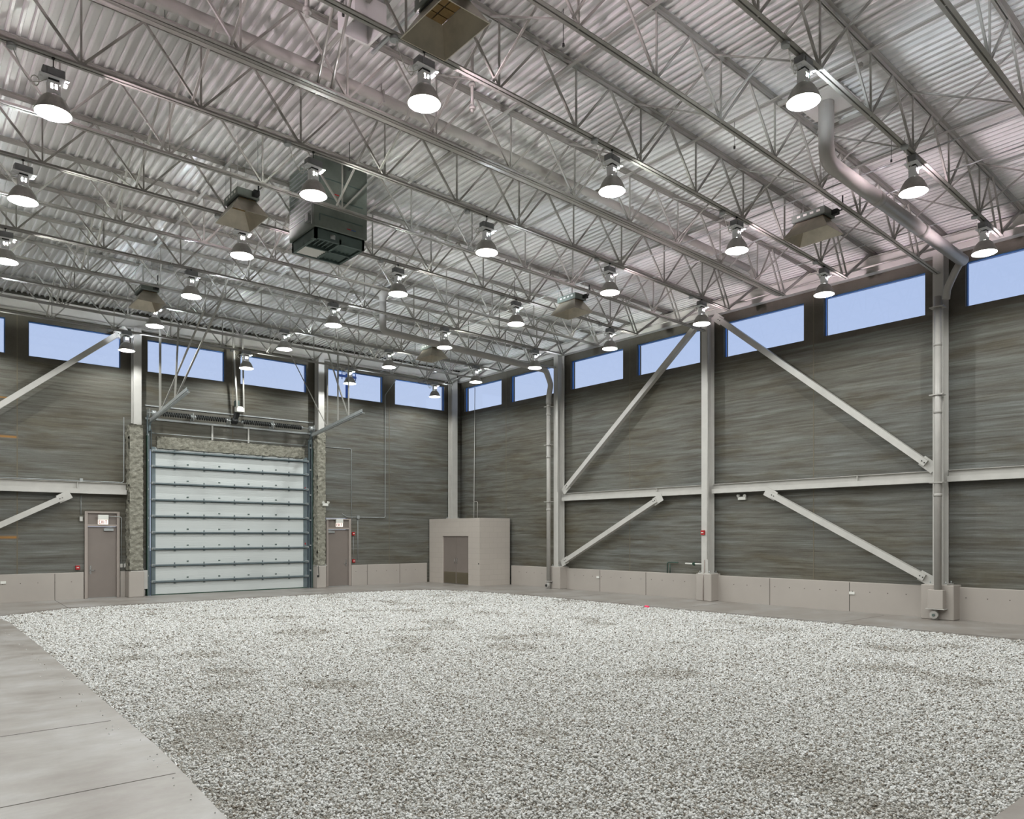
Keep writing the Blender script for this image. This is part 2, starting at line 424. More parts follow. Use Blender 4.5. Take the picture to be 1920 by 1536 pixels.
# formed joints and small tie holes in the curbs
for x in (-14.62, -4.42, -2.98):
    n += 1; struct(MB().box(x - .006, x + .006, -.056, -.045, 0, .77), 'trim_%d' % n, M['joint'])
for y in (-8.02, -9.98, -14.25, -16.42, -20.9):
    n += 1; struct(MB().box(-.126, -.115, y - .006, y + .006, 0, .72), 'trim_%d' % n, M['joint'])
mb = MB()
for i in range(44):
    y = -3.9 - 0.42 * i
    if min(abs(y - c) for c in (-6.2, -12.37, -18.55)) > .45: mb.tube([(-.128, y, .5), (-.112, y, .5)], .011, 8)
for i in range(20):
    x = -16.3 + .42 * i
    if x < -13.95: mb.tube([(x, -.058, .52), (x, -.042, .52)], .011, 8)
for i in range(7): mb.tube([(-4.9 + .44 * i, -.058, .52), (-4.9 + .44 * i, -.042, .52)], .011, 8)
n += 1; struct(mb, 'trim_%d' % n, M['joint'])

# floor slab with the gravel bed let into it
GR = [(-16.45, -3.95), (-15.6, -3.3), (-14.76, -2.72), (-13.8, -2.72), (-12.5, -2.76), (-10.2, -2.7), (-7.27, -2.75), (-5.3, -2.85), (-4.05, -3.2), (-3.2, -4.6), (-2.86, -6.6),
      (-2.82, -9.0), (-2.82, -12.4), (-2.75, -14.6), (-2.69, -16.8), (-2.62, -19.1), (-2.6, -20.8), (-2.6, -23.31), (-16.75, -23.31), (-16.68, -19.98), (-16.56, -17.98), (-16.48, -14.38), (-16.37, -9.18), (-16.33, -5.8)]
bm = bmesh.new()
def loop(pts, z):
    vs = [bm.verts.new((x, y, z)) for x, y in pts]; return vs, [bm.edges.new((vs[i], vs[(i + 1) % len(vs)])) for i in range(len(vs))]
ov, oe = loop([(XL, YF), (0.22, YF), (0.22, 0.22), (XL, 0.22)], 0.0); iv, ie = loop(GR, 0.0)
bmesh.ops.triangle_fill(bm, use_beauty=True, use_dissolve=False, edges=oe + ie)
lv = [bm.verts.new((v.co.x, v.co.y, -0.049)) for v in iv]
for i in range(len(iv)):
    j = (i + 1) % len(iv); bm.faces.new((iv[i], iv[j], lv[j], lv[i]))
me = bpy.data.meshes.new('floor'); bmesh.ops.recalc_face_normals(bm, faces=bm.faces)
for f in bm.faces:
    if abs(f.normal.z) > .5 and f.normal.z < 0: f.normal_flip()
bm.to_mesh(me); bm.free(); me.materials.append(M['slab'])
fo = bpy.data.objects.new('floor', me); COL.objects.link(fo); fo['kind'] = 'structure'
mb = MB().box(XL, .2, YF, .2, -.3, -.05)
struct(mb, 'floor_subgrade', M['under'])
# slab joints
def fjoint(x0, x1, y0, y1):
    global n; n += 1; struct(MB().box(x0, x1, y0, y1, -.004, .0015), 'trim_%d' % n, M['joint'])
for y in (-16.58, -18.77, -21.4): fjoint(XL + .01, -16.66, y - .006, y + .006)
for y in (-4.6, -8.9, -13.2, -17.4, -21.8): fjoint(-2.62, -.45, y - .004, y + .004)
n += 1; mb = MB(); mb.bar((-14.75, -2.78, .0), (-14.62, -.06, .0), .014, .003); struct(mb, 'trim_%d' % n, M['joint'])
n += 1; mb = MB(); mb.bar((-12.7, -23.4, .0), (-12.35, -30.8, .0), .012, .003); struct(mb, 'trim_%d' % n, M['joint'])

# ------------------------------------------------------------------ corrugated roof deck
def make_deck():
    mb = MB(); p = 0.14; x = 0.0; prof = []
    while x > XL:
        for dx, h in ((0, 0.0), (0.034, 0.0), (0.048, 0.046), (0.126, 0.046)): prof.append((x - dx, h))
        x -= p
    ys = [0.0, -1.55, -4.64, -7.74, -12.4, -16.0, -20.1, -25.0, YF]; nv = len(prof)
    for y in ys: mb.v += [(a, y, zdeck(a, y) + h) for a, h in prof]
    for j in range(len(ys) - 1):
        for i in range(nv - 1):
            a = j * nv + i; mb.f.append((a, a + 1, a + nv + 1, a + nv)); mb.sm.append(False)
    for i in range(0, nv - 1, 8):                     # weather skin over the ribs
        x0 = prof[i][0]; x1 = prof[min(i + 8, nv - 1)][0]
        for ya, yb in zip(ys, ys[1:]):
            mb.face([(x0, ya, zdeck(x0, ya) + .07), (x0, yb, zdeck(x0, yb) + .07), (x1, yb, zdeck(x1, yb) + .07), (x1, ya, zdeck(x1, ya) + .07)])
    return mb
struct(make_deck(), 'ceiling', M['deck'], recalc=False)

# ------------------------------------------------------------------ gravel (countless: one object)
def make_gravel():
    import numpy as np
    rn = np.random.default_rng(3)
    x0, x1, y0, y1 = -16.8, -2.55, -23.35, -2.65
    N = int((x1 - x0) * (y1 - y0) * GRAVEL_DENS)
    X = rn.uniform(x0, x1, N); Y = rn.uniform(y0, y1, N)
    ins = np.zeros(N, bool); j = len(GR) - 1
    for i in range(len(GR)):
        xi, yi = GR[i]; xj, yj = GR[j]
        c = ((yi > Y) != (yj > Y)) & (X < (xj - xi) * (Y - yi) / (yj - yi + 1e-9) + xi); ins ^= c; j = i
    # patches where the stones lie thinner and are darker in tone
    q = np.sin(X * 1.3 + 1.7 * np.sin(Y * .7)) * np.sin(Y * 1.1 + 1.3 * np.sin(X * .9)) * .6 + np.sin(X * 3.1 + Y * 1.3) * np.sin(Y * 2.7 - X * .8) * .4
    d = np.hypot(X - CAM.x, Y - CAM.y)
    far = np.clip((d - 8) / 14, 0, 1)
    keep = ins & (rn.random(N) > far * .72) & ~((q > .42) & (rn.random(N) < .38)) & (rn.random(N) < .9)
    X, Y, q, far = X[keep], Y[keep], q[keep], far[keep]; n_ = len(X)
    Z = rn.uniform(-.062, -.022, n_); size = rn.uniform(.0062, .0122, n_) * (1 + far * .7)
    shade = rn.random(n_); shade = np.where(q > .5, shade * .6, shade)
    k = 70; ex = -16.56 - np.abs(rn.normal(0, .10, k)) - .04; ey = rn.uniform(-21.5, -5, k)
    X = np.concatenate([X, ex]); Y = np.concatenate([Y, ey]); Z = np.concatenate([Z, np.full(k, .005)])
    size = np.concatenate([size, rn.uniform(.005, .009, k)]); shade = np.concatenate([shade, rn.random(k)])
    pts = np.stack([X, Y, Z], 1)
    me = bpy.data.meshes.new('gravel_bed'); me.vertices.add(len(pts))
    me.vertices.foreach_set('co', pts.astype(np.float32).ravel())
    a = me.attributes.new('shade', 'FLOAT', 'POINT'); a.data.foreach_set('value', shade.astype(np.float32))
    a = me.attributes.new('size', 'FLOAT', 'POINT'); a.data.foreach_set('value', size.astype(np.float32))
    o = bpy.data.objects.new('gravel_bed', me); COL.objects.link(o)
    tag(o, 'wide bed of white crushed gravel covering the middle of the floor', 'gravel', kind='stuff')
    me.materials.append(M['stone'])
    ng = bpy.data.node_groups.new('scatter_stones', 'GeometryNodeTree')
    ng.interface.new_socket('Geometry', in_out='INPUT', socket_type='NodeSocketGeometry')
    ng.interface.new_socket('Geometry', in_out='OUTPUT', socket_type='NodeSocketGeometry')
    N = ng.nodes; L = ng.links
    gi = N.new('NodeGroupInput'); go = N.new('NodeGroupOutput')
    join = N.new('GeometryNodeJoinGeometry')
    for sd in range(5):
        ico = N.new('GeometryNodeMeshIcoSphere'); ico.inputs['Radius'].default_value = 1.0; ico.inputs['Subdivisions'].default_value = 1 if sd else 2
        sp = N.new('GeometryNodeSetPosition'); nz = N.new('ShaderNodeTexNoise'); nz.inputs['Scale'].default_value = 1.6
        pos = N.new('GeometryNodeInputPosition'); va = N.new('ShaderNodeVectorMath'); va.operation = 'ADD'; va.inputs[1].default_value = (sd * 7.3, sd * 3.1, 2.0)
        L.new(pos.outputs[0], va.inputs[0]); L.new(va.outputs[0], nz.inputs['Vector'])
        sb = N.new('ShaderNodeVectorMath'); sb.operation = 'SUBTRACT'; sb.inputs[1].default_value = (.5, .5, .5); L.new(nz.outputs['Color'], sb.inputs[0])
        sc = N.new('ShaderNodeVectorMath'); sc.operation = 'SCALE'; sc.inputs['Scale'].default_value = 1.5; L.new(sb.outputs[0], sc.inputs[0])
        L.new(ico.outputs['Mesh'], sp.inputs['Geometry']); L.new(sc.outputs[0], sp.inputs['Offset'])
        sm = N.new('GeometryNodeSetMaterial'); sm.inputs['Material'].default_value = M['stone']; L.new(sp.outputs[0], sm.inputs['Geometry'])
        g2 = N.new('GeometryNodeGeometryToInstance'); L.new(sm.outputs[0], g2.inputs[0]); L.new(g2.outputs[0], join.inputs[0])
    iop = N.new('GeometryNodeInstanceOnPoints'); iop.inputs['Pick Instance'].default_value = True
    L.new(gi.outputs[0], iop.inputs['Points']); L.new(join.outputs[0], iop.inputs['Instance'])
    rv = N.new('FunctionNodeRandomValue'); rv.data_type = 'FLOAT_VECTOR'
    rv.inputs[0].default_value = (-.7, -.7, 0); rv.inputs[1].default_value = (.7, .7, 6.28); L.new(rv.outputs[0], iop.inputs['Rotation'])
    na = N.new('GeometryNodeInputNamedAttribute'); na.data_type = 'FLOAT'; na.inputs['Name'].default_value = 'size'
    rs = N.new('FunctionNodeRandomValue'); rs.data_type = 'FLOAT_VECTOR'; rs.inputs[0].default_value = (.9, .7, .5); rs.inputs[1].default_value = (1.5, 1.1, .9)
    ml = N.new('ShaderNodeVectorMath'); ml.operation = 'SCALE'; L.new(rs.outputs[0], ml.inputs[0]); L.new(na.outputs[0], ml.inputs['Scale'])
    L.new(ml.outputs[0], iop.inputs['Scale']); L.new(iop.outputs[0], go.inputs[0])
    md = o.modifiers.new('scatter', 'NODES'); md.node_group = ng
    return o
make_gravel()

# ------------------------------------------------------------------ roof joists
NODES = [-2.72 - 1.525 * i for i in range(15)]
COL_Y = (-24.73, -18.55, -12.37, -6.19)
def make_joist(Y, label):
    ztop = lambda x: zb(x, Y) + .93; zc = lambda x: zb(x, Y)
    root = empty('roof_joist', (-.35, Y, 7.75), label, 'roof joist', 'open web roof joists under the deck')
    end = -.42 if min(abs(Y - c) for c in COL_Y) < .05 else -1.52
    bc = MB(); xs = [end] + NODES
    def zce(x): return zc(x) if end < -1 else (7.75 if x > -1 else zc(x))
    for a, b in zip(xs, xs[1:]):
        za, zb_ = zce(a), zce(b)
        for s in (-1, 1):
            bc.bar((a, Y + s * .034, za), (b, Y + s * .034, zb_), .048, .008)
            bc.bar((a, Y + s * .013, za + .024), (b, Y + s * .013, zb_ + .024), .006, .05)
    build(bc, 'bottom_chord', M['joist'], root, recalc=False)
    tcb = MB(); xt = [-.02] + NODES
    for a, b in zip(xt, xt[1:]):
        za, zb_ = ztop(a) + .066, ztop(b) + .066
        for s in (-1, 1):
            tcb.bar((a, Y + s * .04, za), (b, Y + s * .04, zb_), .058, .008)
            tcb.bar((a, Y + s * .014, za - .03), (b, Y + s * .014, zb_ - .03), .008, .06)
    build(tcb, 'top_chord', M['joist'], root, recalc=False)
    for i, x in enumerate(NODES[:-1]):
        build(MB().bar((x, Y, zc(x)), (x, Y, ztop(x) + .03), .024, .024), 'web_vertical', M['joist'], root, recalc=False)
        xm = x - .7625
        build(MB().bar((x, Y, zc(x) + .02), (xm, Y, ztop(xm) + .02), .03, .03), 'web_diagonal', M['joist'], root, recalc=False)
        build(MB().bar((NODES[i + 1], Y, zc(NODES[i + 1]) + .02), (xm, Y, ztop(xm) + .02), .03, .03), 'web_diagonal', M['joist'], root, recalc=False)
    build(MB().bar((-2.72, Y, zc(-2.72) + .02), (-2.15, Y, ztop(-2.15) + .02), .028, .028), 'web_diagonal', M['joist'], root, recalc=False)
    for s in (-1, 1):
        build(MB().bar((-2.15, Y + s * .05, ztop(-2.15) + .02), (-1.58, Y + s * .05, zc(-1.6) + .02), .03, .03), 'end_strut', M['joist'], root, recalc=False)
    build(MB().bar((-1.6, Y, zc(-1.6) + .03), (-.3, Y, ztop(-.3) + .0), .05, .05), 'end_diagonal', M['joist'], root, recalc=False)
    return root
JY = [-1.55 - 1.5455 * i for i in range(15)]            # -1.55 ... -23.2, every fourth one on a column line
def joist_label(i): return 'grey open-web steel roof joist, %s one out from the overhead door wall' % ORDN(i)
for i, Y in enumerate(JY): make_joist(Y, joist_label(i))

# cross and horizontal bridging between the joists (lies across many joists: things of their own)
BX = (-2.85, -5.9, -8.95, -12.0, -15.05)
def cross_bridging():
    g = 'bridging between roof joists'
    for xi, x in enumerate(BX):
        for i in range(len(JY) - 1):
            ya, yb = JY[i], JY[i + 1]
            if x == -12.0 and -12.5 < ya < -12.2: pass
            root = empty('cross_bridging', (x, (ya + yb) / 2, zb(x, ya)), 'crossed steel bars, %s gap from door wall, %s row from right wall' % (ORD[i], ORD[xi]), 'bridging', g)
            if -12.5 < ya < -12.2 or not (-12.5 < yb < -12.3 and x == -12.0):
                build(MB().bar((x, ya - .03, zb(x, ya) + .05), (x, yb + .03, zb(x, yb) + .93), .034, .02), 'bridging_bar', M['joist'], root, recalc=False)
                build(MB().bar((x - .05, ya - .03, zb(x, ya) + .93), (x - .05, yb + .03, zb(x, yb) + .05), .034, .02), 'bridging_bar', M['joist'], root, recalc=False)
            else: bpy.data.objects.remove(root)
cross_bridging()
for i, x in enumerate((-4.4, -7.4, -10.5, -13.5)):
    mb = MB()
    for ya, yb in zip([-.25] + JY, JY): mb.bar((x, ya, zb(x, ya) + .905), (x, yb, zb(x, yb) + .905), .06, .02)
    single(mb, 'bridging_angle', M['joist'], 'long straight steel angle running under the joist top chords, %s line from the right wall' % ORD[i], 'bridging', 'straight bridging angles', recalc=False)
single(MB().tube([(-2.5, -23.5, 8.08), (-2.5, -12, 8.06), (-2.5, -.3, 8.02)], .013, 8), 'conduit', M['galv'], 'thin bright conduit strung along the lamp row nearest the right wall', 'conduit', 'ceiling conduits')
single(MB().tube([(-4.0, -23.5, 8.42), (-4.0, -12, 8.2), (-4.0, -.3, 8.1)], .013, 8), 'conduit', M['galv'], 'thin bright conduit parallel to the right wall among the joist webs', 'conduit', 'ceiling conduits')
single(MB().tube([(-1.0, -23.5, 8.12), (-1.0, -.3, 8.12)], .022, 8), 'conduit', M['pipe'], 'painted pipe running parallel to the right-hand eave beam', 'pipe', 'ceiling conduits')
mb = MB(); Y0_ = -15.46; ns = [-1.6] + NODES
for a, b in zip(ns, ns[1:]):
    mb.bar((a, Y0_ + .085, zb(a, Y0_) + .01), (b, Y0_ + .085, zb(b, Y0_) + .01), .05, .045)
    mb.bar((a, Y0_ + .145, zb(a, Y0_) + .02), (b, Y0_ + .145, zb(b, Y0_) + .02), .03, .03)
single(mb, 'wire_trough', M['pipe'], 'grey wire trough fixed along a joist bottom chord, crossing the whole picture', 'cable trough', recalc=False)

# ------------------------------------------------------------------ eave beams, columns, girts, braces
def w_beam(mb, axis, c, a, b, z0, z1, w, tf=.02, tw=.014):
    """horizontal I beam: axis along which it runs, c = centre line on the other axis"""
    def bx(c0, c1, za, zb2):
        if axis == 'y': mb.box(c0, c1, a, b, za, zb2)
        else: mb.box(a, b, c0, c1, za, zb2)
    bx(c - w / 2, c + w / 2, z0, z0 + tf); bx(c - w / 2, c + w / 2, z1 - tf, z1); bx(c - tw / 2, c + tw / 2, z0 + tf, z1 - tf)
    return mb
single(w_beam(MB(), 'y', -.17, -30.8, -.06, 8.22, 8.62, .2), 'eave_beam', M['steel'], 'long grey steel I-beam along the top of the right-hand wall', 'steel beam', 'eave beams')
single(w_beam(MB(), 'x', -.17, XL + .05, -.30, 8.22, 8.62, .2), 'eave_beam', M['steel'], 'long grey steel I-beam along the top of the overhead door wall', 'steel beam', 'eave beams')
def column(face, cx, cy, label, base=.78, foam=None, name_w=.22, depth=.32):
    """W column; face 'x' looks into the room along -X, 'y' along -Y"""
    root = empty('steel_column', (cx, cy, base), label, 'steel column', 'perimeter columns')
    mb = MB(); w = name_w / 2; top = 8.215
    if face == 'x':
        mb.box(cx - depth / 2, cx - depth / 2 + .018, cy - w, cy + w, base, top).box(cx + depth / 2 - .018, cx + depth / 2, cy - w, cy + w, base, top)
        mb.box(cx - depth / 2 + .018, cx + depth / 2 - .018, cy - .007, cy + .007, base, top)
    else:
        mb.box(cx - w, cx + w, cy - depth / 2, cy - depth / 2 + .018, base, top).box(cx - w, cx + w, cy + depth / 2 - .018, cy + depth / 2, base, top)
        mb.box(cx - .007, cx + .007, cy - depth / 2 + .018, cy + depth / 2 - .018, base, top)
    build(mb, 'shaft', M['steel'], root, recalc=False)
    pl = MB().box(cx - .2, cx + .2, cy - .2, cy + .2, base - .0, base + .025); build(pl, 'base_plate', M['steel'], root, recalc=False)
    b4 = MB()
    for i in (-1, 1):
        for j in (-1, 1): b4.tube([(cx + i * .16, cy + j * .16, base + .02), (cx + i * .16, cy + j * .16, base + .08)], .012, 8)
    build(b4, 'anchor_bolts', M['galv'], root)
    return root
def pier(x0, x1, y0, y1, top, label):
    return single(MB().box(x0, x1, y0, y1, 0, top), 'concrete_pier', M['curb'], label, 'concrete pier', 'column piers', bevel=.015)
CR = [-6.19, -12.37, -18.55, -24.73]
LR = ['grey steel column on the right wall nearest the block closet, beside a drainpipe', 'grey steel column on the right wall carrying the red fire alarm box', 'tall grey steel column on the right wall with the large drainpipe in front', 'grey steel column on the right wall nearest the camera']
for y, l in zip(CR, LR): column('x', -.25, y, l)
for y, l in zip(CR, ['low concrete pier under the right-wall column next to the block closet', 'low concrete pier below the red fire alarm column', 'wide concrete pier behind the drainpipe box at the right', 'concrete pier on the right wall nearest the camera']):
    hw = .34 if y == -18.55 else .26
    pier(-.47, -.001, y - hw, y + hw, .78, l)
COLS = {}
CB = [-6.46, -12.5, -18.6]
for x, l in zip(CB, ['grey steel column right of the overhead door, foam wrapped below', 'grey steel column left of the overhead door, foam wrapped below', 'grey steel column on the door wall farthest left']):
    COLS[x] = column('y', x, -.24, l)
pier(-12.76, -12.33, -.46, -.001, .79, 'low concrete pier left of the overhead door')
pier(-6.655, -6.30, -.46, -.001, .78, 'low concrete pier right of the overhead door')
pier(-18.85, -18.35, -.46, -.001, .79, 'low concrete pier at the far left of the door wall')
# corner column
column('y', -.55, -.22, 'grey steel column standing in the far corner behind the block closet', base=2.56, name_w=.26, depth=.3)

# sprayed foam jackets
def foam(x0, x1, y0, y1, z0, z1, name, label, amp=.022, res=.035, cat='insulation', parent=None):
    rnd = random.Random(int((x0 + 30) * 100)); bm = bmesh.new()
    nx = max(2, int((x1 - x0) / res)); ny = max(2, int((y1 - y0) / res)); nz = max(2, int((z1 - z0) / res))
    from mathutils import noise as mn
    def disp(p, nrm):
        a = mn.fractal(Vector(p) * 9.0, 0.9, 2.0, 4); return Vector(p) + Vector(nrm) * (a * amp * 2.0)
    def grid(o, u, v, nu, nv, nrm):
        vs = [[bm.verts.new(disp(Vector(o) + Vector(u) * (i / nu) + Vector(v) * (j / nv), nrm)) for j in range(nv + 1)] for i in range(nu + 1)]
        for i in range(nu):
            for j in range(nv): bm.faces.new((vs[i][j], vs[i + 1][j], vs[i + 1][j + 1], vs[i][j + 1]))
    dx, dy, dz = x1 - x0, y1 - y0, z1 - z0
    grid((x0, y0, z0), (dx, 0, 0), (0, 0, dz), nx, nz, (0, -1, 0))
    grid((x0, y0, z0), (0, dy, 0), (0, 0, dz), ny, nz, (-1, 0, 0))
    grid((x1, y0, z0), (0, dy, 0), (0, 0, dz), ny, nz, (1, 0, 0))
    grid((x0, y0, z1), (dx, 0, 0), (0, dy, 0), nx, ny, (0, 0, 1)); grid((x0, y0, z0), (dx, 0, 0), (0, dy, 0), nx, ny, (0, 0, -1))
    bmesh.ops.remove_doubles(bm, verts=bm.verts, dist=.004); bmesh.ops.recalc_face_normals(bm, faces=bm.faces)
    me = bpy.data.meshes.new(name); bm.to_mesh(me); bm.free(); me.materials.append(M['foam']); me.polygons.foreach_set('use_smooth', [True] * len(me.polygons))
    c = Vector(((x0 + x1) / 2, (y0 + y1) / 2, z0)); me.transform(Matrix.Translation(-c))
    o = bpy.data.objects.new(name, me); COL.objects.link(o); o.location = c; ORG[o.name] = c
    if parent:
        o.parent = parent; o.location = c - wpos(parent); o['label'] = label; return o
    return tag(o, label, cat)
foam(-12.74, -12.36, -.44, -.02, .82, 5.25, 'foam_jacket', 'rough olive sprayed foam', parent=COLS[-12.5])
foam(-6.635, -6.32, -.44, -.02, .81, 5.55, 'foam_jacket', 'rough olive sprayed foam', parent=COLS[-6.46])
foam(-11.86, -6.95, -.07, -.012, 4.62, 5.0, 'foam_header', 'rough olive sprayed foam band across the top of the overhead door', amp=.02)

# horizontal girts: recessed web with a deeper lower flange
def girt_right(y0, y1, label):
    mb = MB(); mb.box(-.16, -.14, y0, y1, 3.17, 3.35).box(-.24, -.10, y0, y1, 3.345, 3.355).box(-.26, -.12, y0, y1, 3.09, 3.215)
    g = empty('wall_girt', (-.2, (y0 + y1) / 2, 3.09), label, 'steel girt', 'horizontal wall girts')
    build(mb, 'beam', M['steel'], g, recalc=False)
    for yy in (y0 + (y1 - y0) * .33 - .2,):
        build(MB().box(-.255, -.16, yy - .005, yy + .005, 3.21, 3.35), 'stiffener', M['steel'], g, recalc=False)
    return g
girt_right(-12.24, -6.33, 'horizontal grey girt on the right wall between the closet-side and alarm columns')
girt_right(-18.42, -12.5, 'horizontal grey girt on the right wall above the emergency light')
girt_right(-24.62, -18.68, 'horizontal grey girt on the right wall beyond the large drainpipe')
for a, b, l in ((-18.47, -12.77, 'horizontal grey girt on the door wall above the left exit door'), (XL + .05, -18.75, 'horizontal grey girt on the door wall at the far left')):
    g = empty('wall_girt', ((a + b) / 2, -.2, 3.12), l, 'steel girt', 'horizontal wall girts')
    mb = MB(); mb.box(a, b, -.16, -.14, 3.22, 3.46).box(a, b, -.24, -.10, 3.455, 3.465).box(a, b, -.26, -.12, 3.12, 3.26)
    build(mb, 'beam', M['steel'], g, recalc=False)
    if a > -19: build(MB().box(-14.085, -14.075, -.255, -.16, 3.25, 3.46), 'stiffener', M['steel'], g, recalc=False)
# diagonal braces
def brace(a, b, label, w=.15):
    a = Vector(a); b = Vector(b); low = a if a.z < b.z else b
    root = empty('diagonal_brace', tuple(low), label, 'diagonal brace', 'wall bracing')
    d = (b - a).normalized()
    build(MB().bar(a + d * .12, b - d * .12, w, w), 'tube', M['steel'], root, recalc=False)
    for p, s in ((a, 1), (b, -1)):
        q = MB(); pl = Vector((0, d.y, 0)).normalized() if abs(d.y) > abs(d.x) else Vector((d.x, 0, 0)).normalized()
        q.bar(p - d * s * .10, p + d * s * .26, .012, .24) if abs(d.y) > abs(d.x) else q.bar(p - d * s * .10, p + d * s * .26, .012, .24)
        gp = build(q, 'gusset_plate', M['steel'], root, recalc=False)
        bl = MB(); c = p + d * s * .19
        for off in (-.03, .04):
            cc = c + d * off
            if abs(d.y) > abs(d.x): bl.tube([cc + Vector((-w / 2 - .012, 0, 0)), cc + Vector((-w / 2 + .004, 0, 0))], .014, 8)
            else: bl.tube([cc + Vector((0, -w / 2 - .012, 0)), cc + Vector((0, -w / 2 + .004, 0))], .014, 8)
        build(bl, 'bolts', M['dark'], gp)
brace((-.28, -6.5, 3.46), (-.28, -12.08, 8.08), 'long grey brace rising from the closet-side column to the alarm column top')
brace((-.28, -12.66, 8.12), (-.28, -18.36, 3.45), 'long grey brace falling from the alarm column top toward the large drainpipe')
brace((-.28, -6.42, .93), (-.28, -10.65, 3.02), 'short lower grey brace rising right from the closet-side column')
brace((-.28, -14.3, 3.04), (-.28, -18.34, .86), 'short lower grey brace falling to the foot of the drainpipe column')
brace((-18.3, -.28, 3.5), (-12.85, -.28, 8.1), 'long grey brace on the door wall crossing below the left window')
brace((-18.3, -.28, .9), (-14.35, -.28, 3.04), 'short lower grey brace left of the left exit door')

# ------------------------------------------------------------------ high bay lamps
def make_lamp():
    root = empty('high_bay_lamp', (0, 0, 0), 'x', 'high bay lamp', 'high bay lamps under the roof')
    outer = [(.062, .235), (.10, .222), (.135, .185), (.168, .13), (.192, .075), (.206, .03), (.216, .012), (.216, 0.0)]
    inner = [(.209, 0.0), (.209, .012), (.199, .032), (.185, .076), (.161, .13), (.128, .18), (.094, .214), (.05, .226)]
    sh = build(MB().lathe(outer + inner[:1], n=40), 'shade', M['shell'], root)
    build(MB().lathe(inner, n=40, cap1=True), 'reflector', M['dome_inside'], sh)
    build(MB().lathe([(.0, .095), (.024, .10), (.036, .125), (.034, .16), (.022, .205), (.016, .22)], n=16), 'bulb', M['bulb'], root)
    so = MB()
    so.box(-.064, .064, -.004 - .052, -.052, .235, .30).box(-.064, -.036, -.056, -.052, .30, .36).box(.036, .064, -.056, -.052, .30, .36).box(-.012, .012, -.056, -.052, .30, .36).box(-.064, .064, -.056, -.052, .36, .40)
    so.box(-.064, .064, .052, .056, .235, .30).box(-.064, -.036, .052, .056, .30, .36).box(.036, .064, .052, .056, .30, .36).box(-.012, .012, .052, .056, .30, .36).box(-.064, .064, .052, .056, .36, .40)
    so.box(-.068, -.064, -.056, .056, .235, .40).box(.064, .068, -.056, .056, .235, .26).box(.064, .068, -.056, .056, .37, .40)
    build(so, 'socket_housing', M['reflector'], root, recalc=False)
    build(MB().lathe([(.0, .236), (.02, .24), (.022, .262), (.012, .28), (.0, .282)], n=14), 'socket_glass', M['glow'], root)
    build(MB().box(-.06, .06, -.05, .05, .385, .43), 'socket_cap', M['black'], root, recalc=False)
    bx = build(MB().box(-.125, .125, -.07, .07, .445, .565), 'ballast_box', M['ballast'], root, bevel=.008)
    build(MB().box(-.165, .165, -.10, .10, .43, .442).box(-.155, -.125, -.045, .045, .41, .43).box(.125, .155, -.045, .045, .41, .43), 'mounting_plate', M['reflector'], bx, recalc=False)
    build(MB().box(-.075, -.01, -.078, -.07, .47, .54), 'cover_plate', M['ballast'], bx, recalc=False)
    hk = MB()
    hk.tube([(.03 * math.cos(t), 0, .60 + .03 * math.sin(t)) for t in [PI * 2 * i / 14 - PI / 2 for i in range(14)]], .006, 8)
    hk.tube([(0, 0, .625), (0, 0, .745)], .006, 8); hk.tube([(0, 0, .735), (0, 0, .76)], .02, 10)
    build(hk, 'hook', M['dark'], root)
    pts = []
    for i in range(9):
        t = i / 8; pts.append((-.45 + .20 * t, .0, .72 - .62 * t * (1 - .35 * t)))
    for i in range(12):
        a = 2 * PI * i / 11; pts.append((-.20 + .045 * math.cos(a), .02 * (i / 11), .36 + .06 * math.sin(a)))
    pts += [(-.10, .0, .40), (-.07, 0, .42)]
    build(MB().tube(pts, .006, 6), 'cord', M['white'], root)
    build(MB().tube([(-.45, 0, .69), (-.45, 0, .735)], .055, 14), 'junction_box', M['galv'], root)
    return root
lamp0 = make_lamp()
for nm, z, en, rad in (('dome_light', .06, LAMP_W, .032), ('socket_light', .325, NECK_W, .03)):
    ld = bpy.data.lights.new(nm, 'POINT' if nm[0] == 'd' else 'SPOT'); ld.energy = en; ld.shadow_soft_size = rad; ld.color = (.97, 1.0, .97)
    lo = bpy.data.objects.new(nm, ld); COL.objects.link(lo); lo.location = (0, 0, z); lo.parent = lamp0
    if nm[0] == 's': ld.spot_size = math.radians(172); ld.spot_blend = .25; lo.rotation_euler = (PI, 0, 0)   # the socket is open upwards
LAMPS = [   # row, column (from the right wall), x, height of the rim
    [(-2.36, 7.17), (-5.95, 7.2), (-9.6, 7.2), (-13.07, 7.21), (-16.75, 7.2), (-20.4, 7.2)],
    [(-2.76, 7.19), (-6.23, 7.2), (-9.67, 7.21), (-13.12, 7.24), (-16.7, 7.22), (-20.4, 7.2)],
    [(-2.80, 7.15), (-6.26, 7.22), (-9.71, 7.22), (-13.17, 7.23), (-16.62, 7.19), (-20.4, 7.2)],
    [(-2.73, 7.17), (-6.24, 7.22), (-9.70, 7.25), (-13.18, 7.25), (-16.71, 7.27), (-20.4, 7.25)],
    [(-2.74, 7.20), (-6.16, 7.26), (-9.64, 7.29), (-13.18, 7.33), (-16.76, 7.32), (-20.4, 7.3)],
    [(-2.57, 7.21), (-5.99, 7.33), (-9.53, 7.40), (-13.12, 7.45), (-16.7, 7.45), (-20.4, 7.4)],
    [(-2.46, 7.26), (-5.75, 7.43), (-9.26, 7.56), (-12.95, 7.6), (-16.6, 7.6), (-20.4, 7.5)],
    [(-2.4, 7.4), (-5.7, 7.5), (-9.2, 7.6), (-12.9, 7.65), (-16.6, 7.65), (-20.4, 7.6)],
    [(-2.4, 7.4), (-5.7, 7.5), (-9.2, 7.6), (-12.9, 7.65), (-16.6, 7.65), (-20.4, 7.6)]]  # unseen row behind the camera, added to brighten the near gravel
first = True
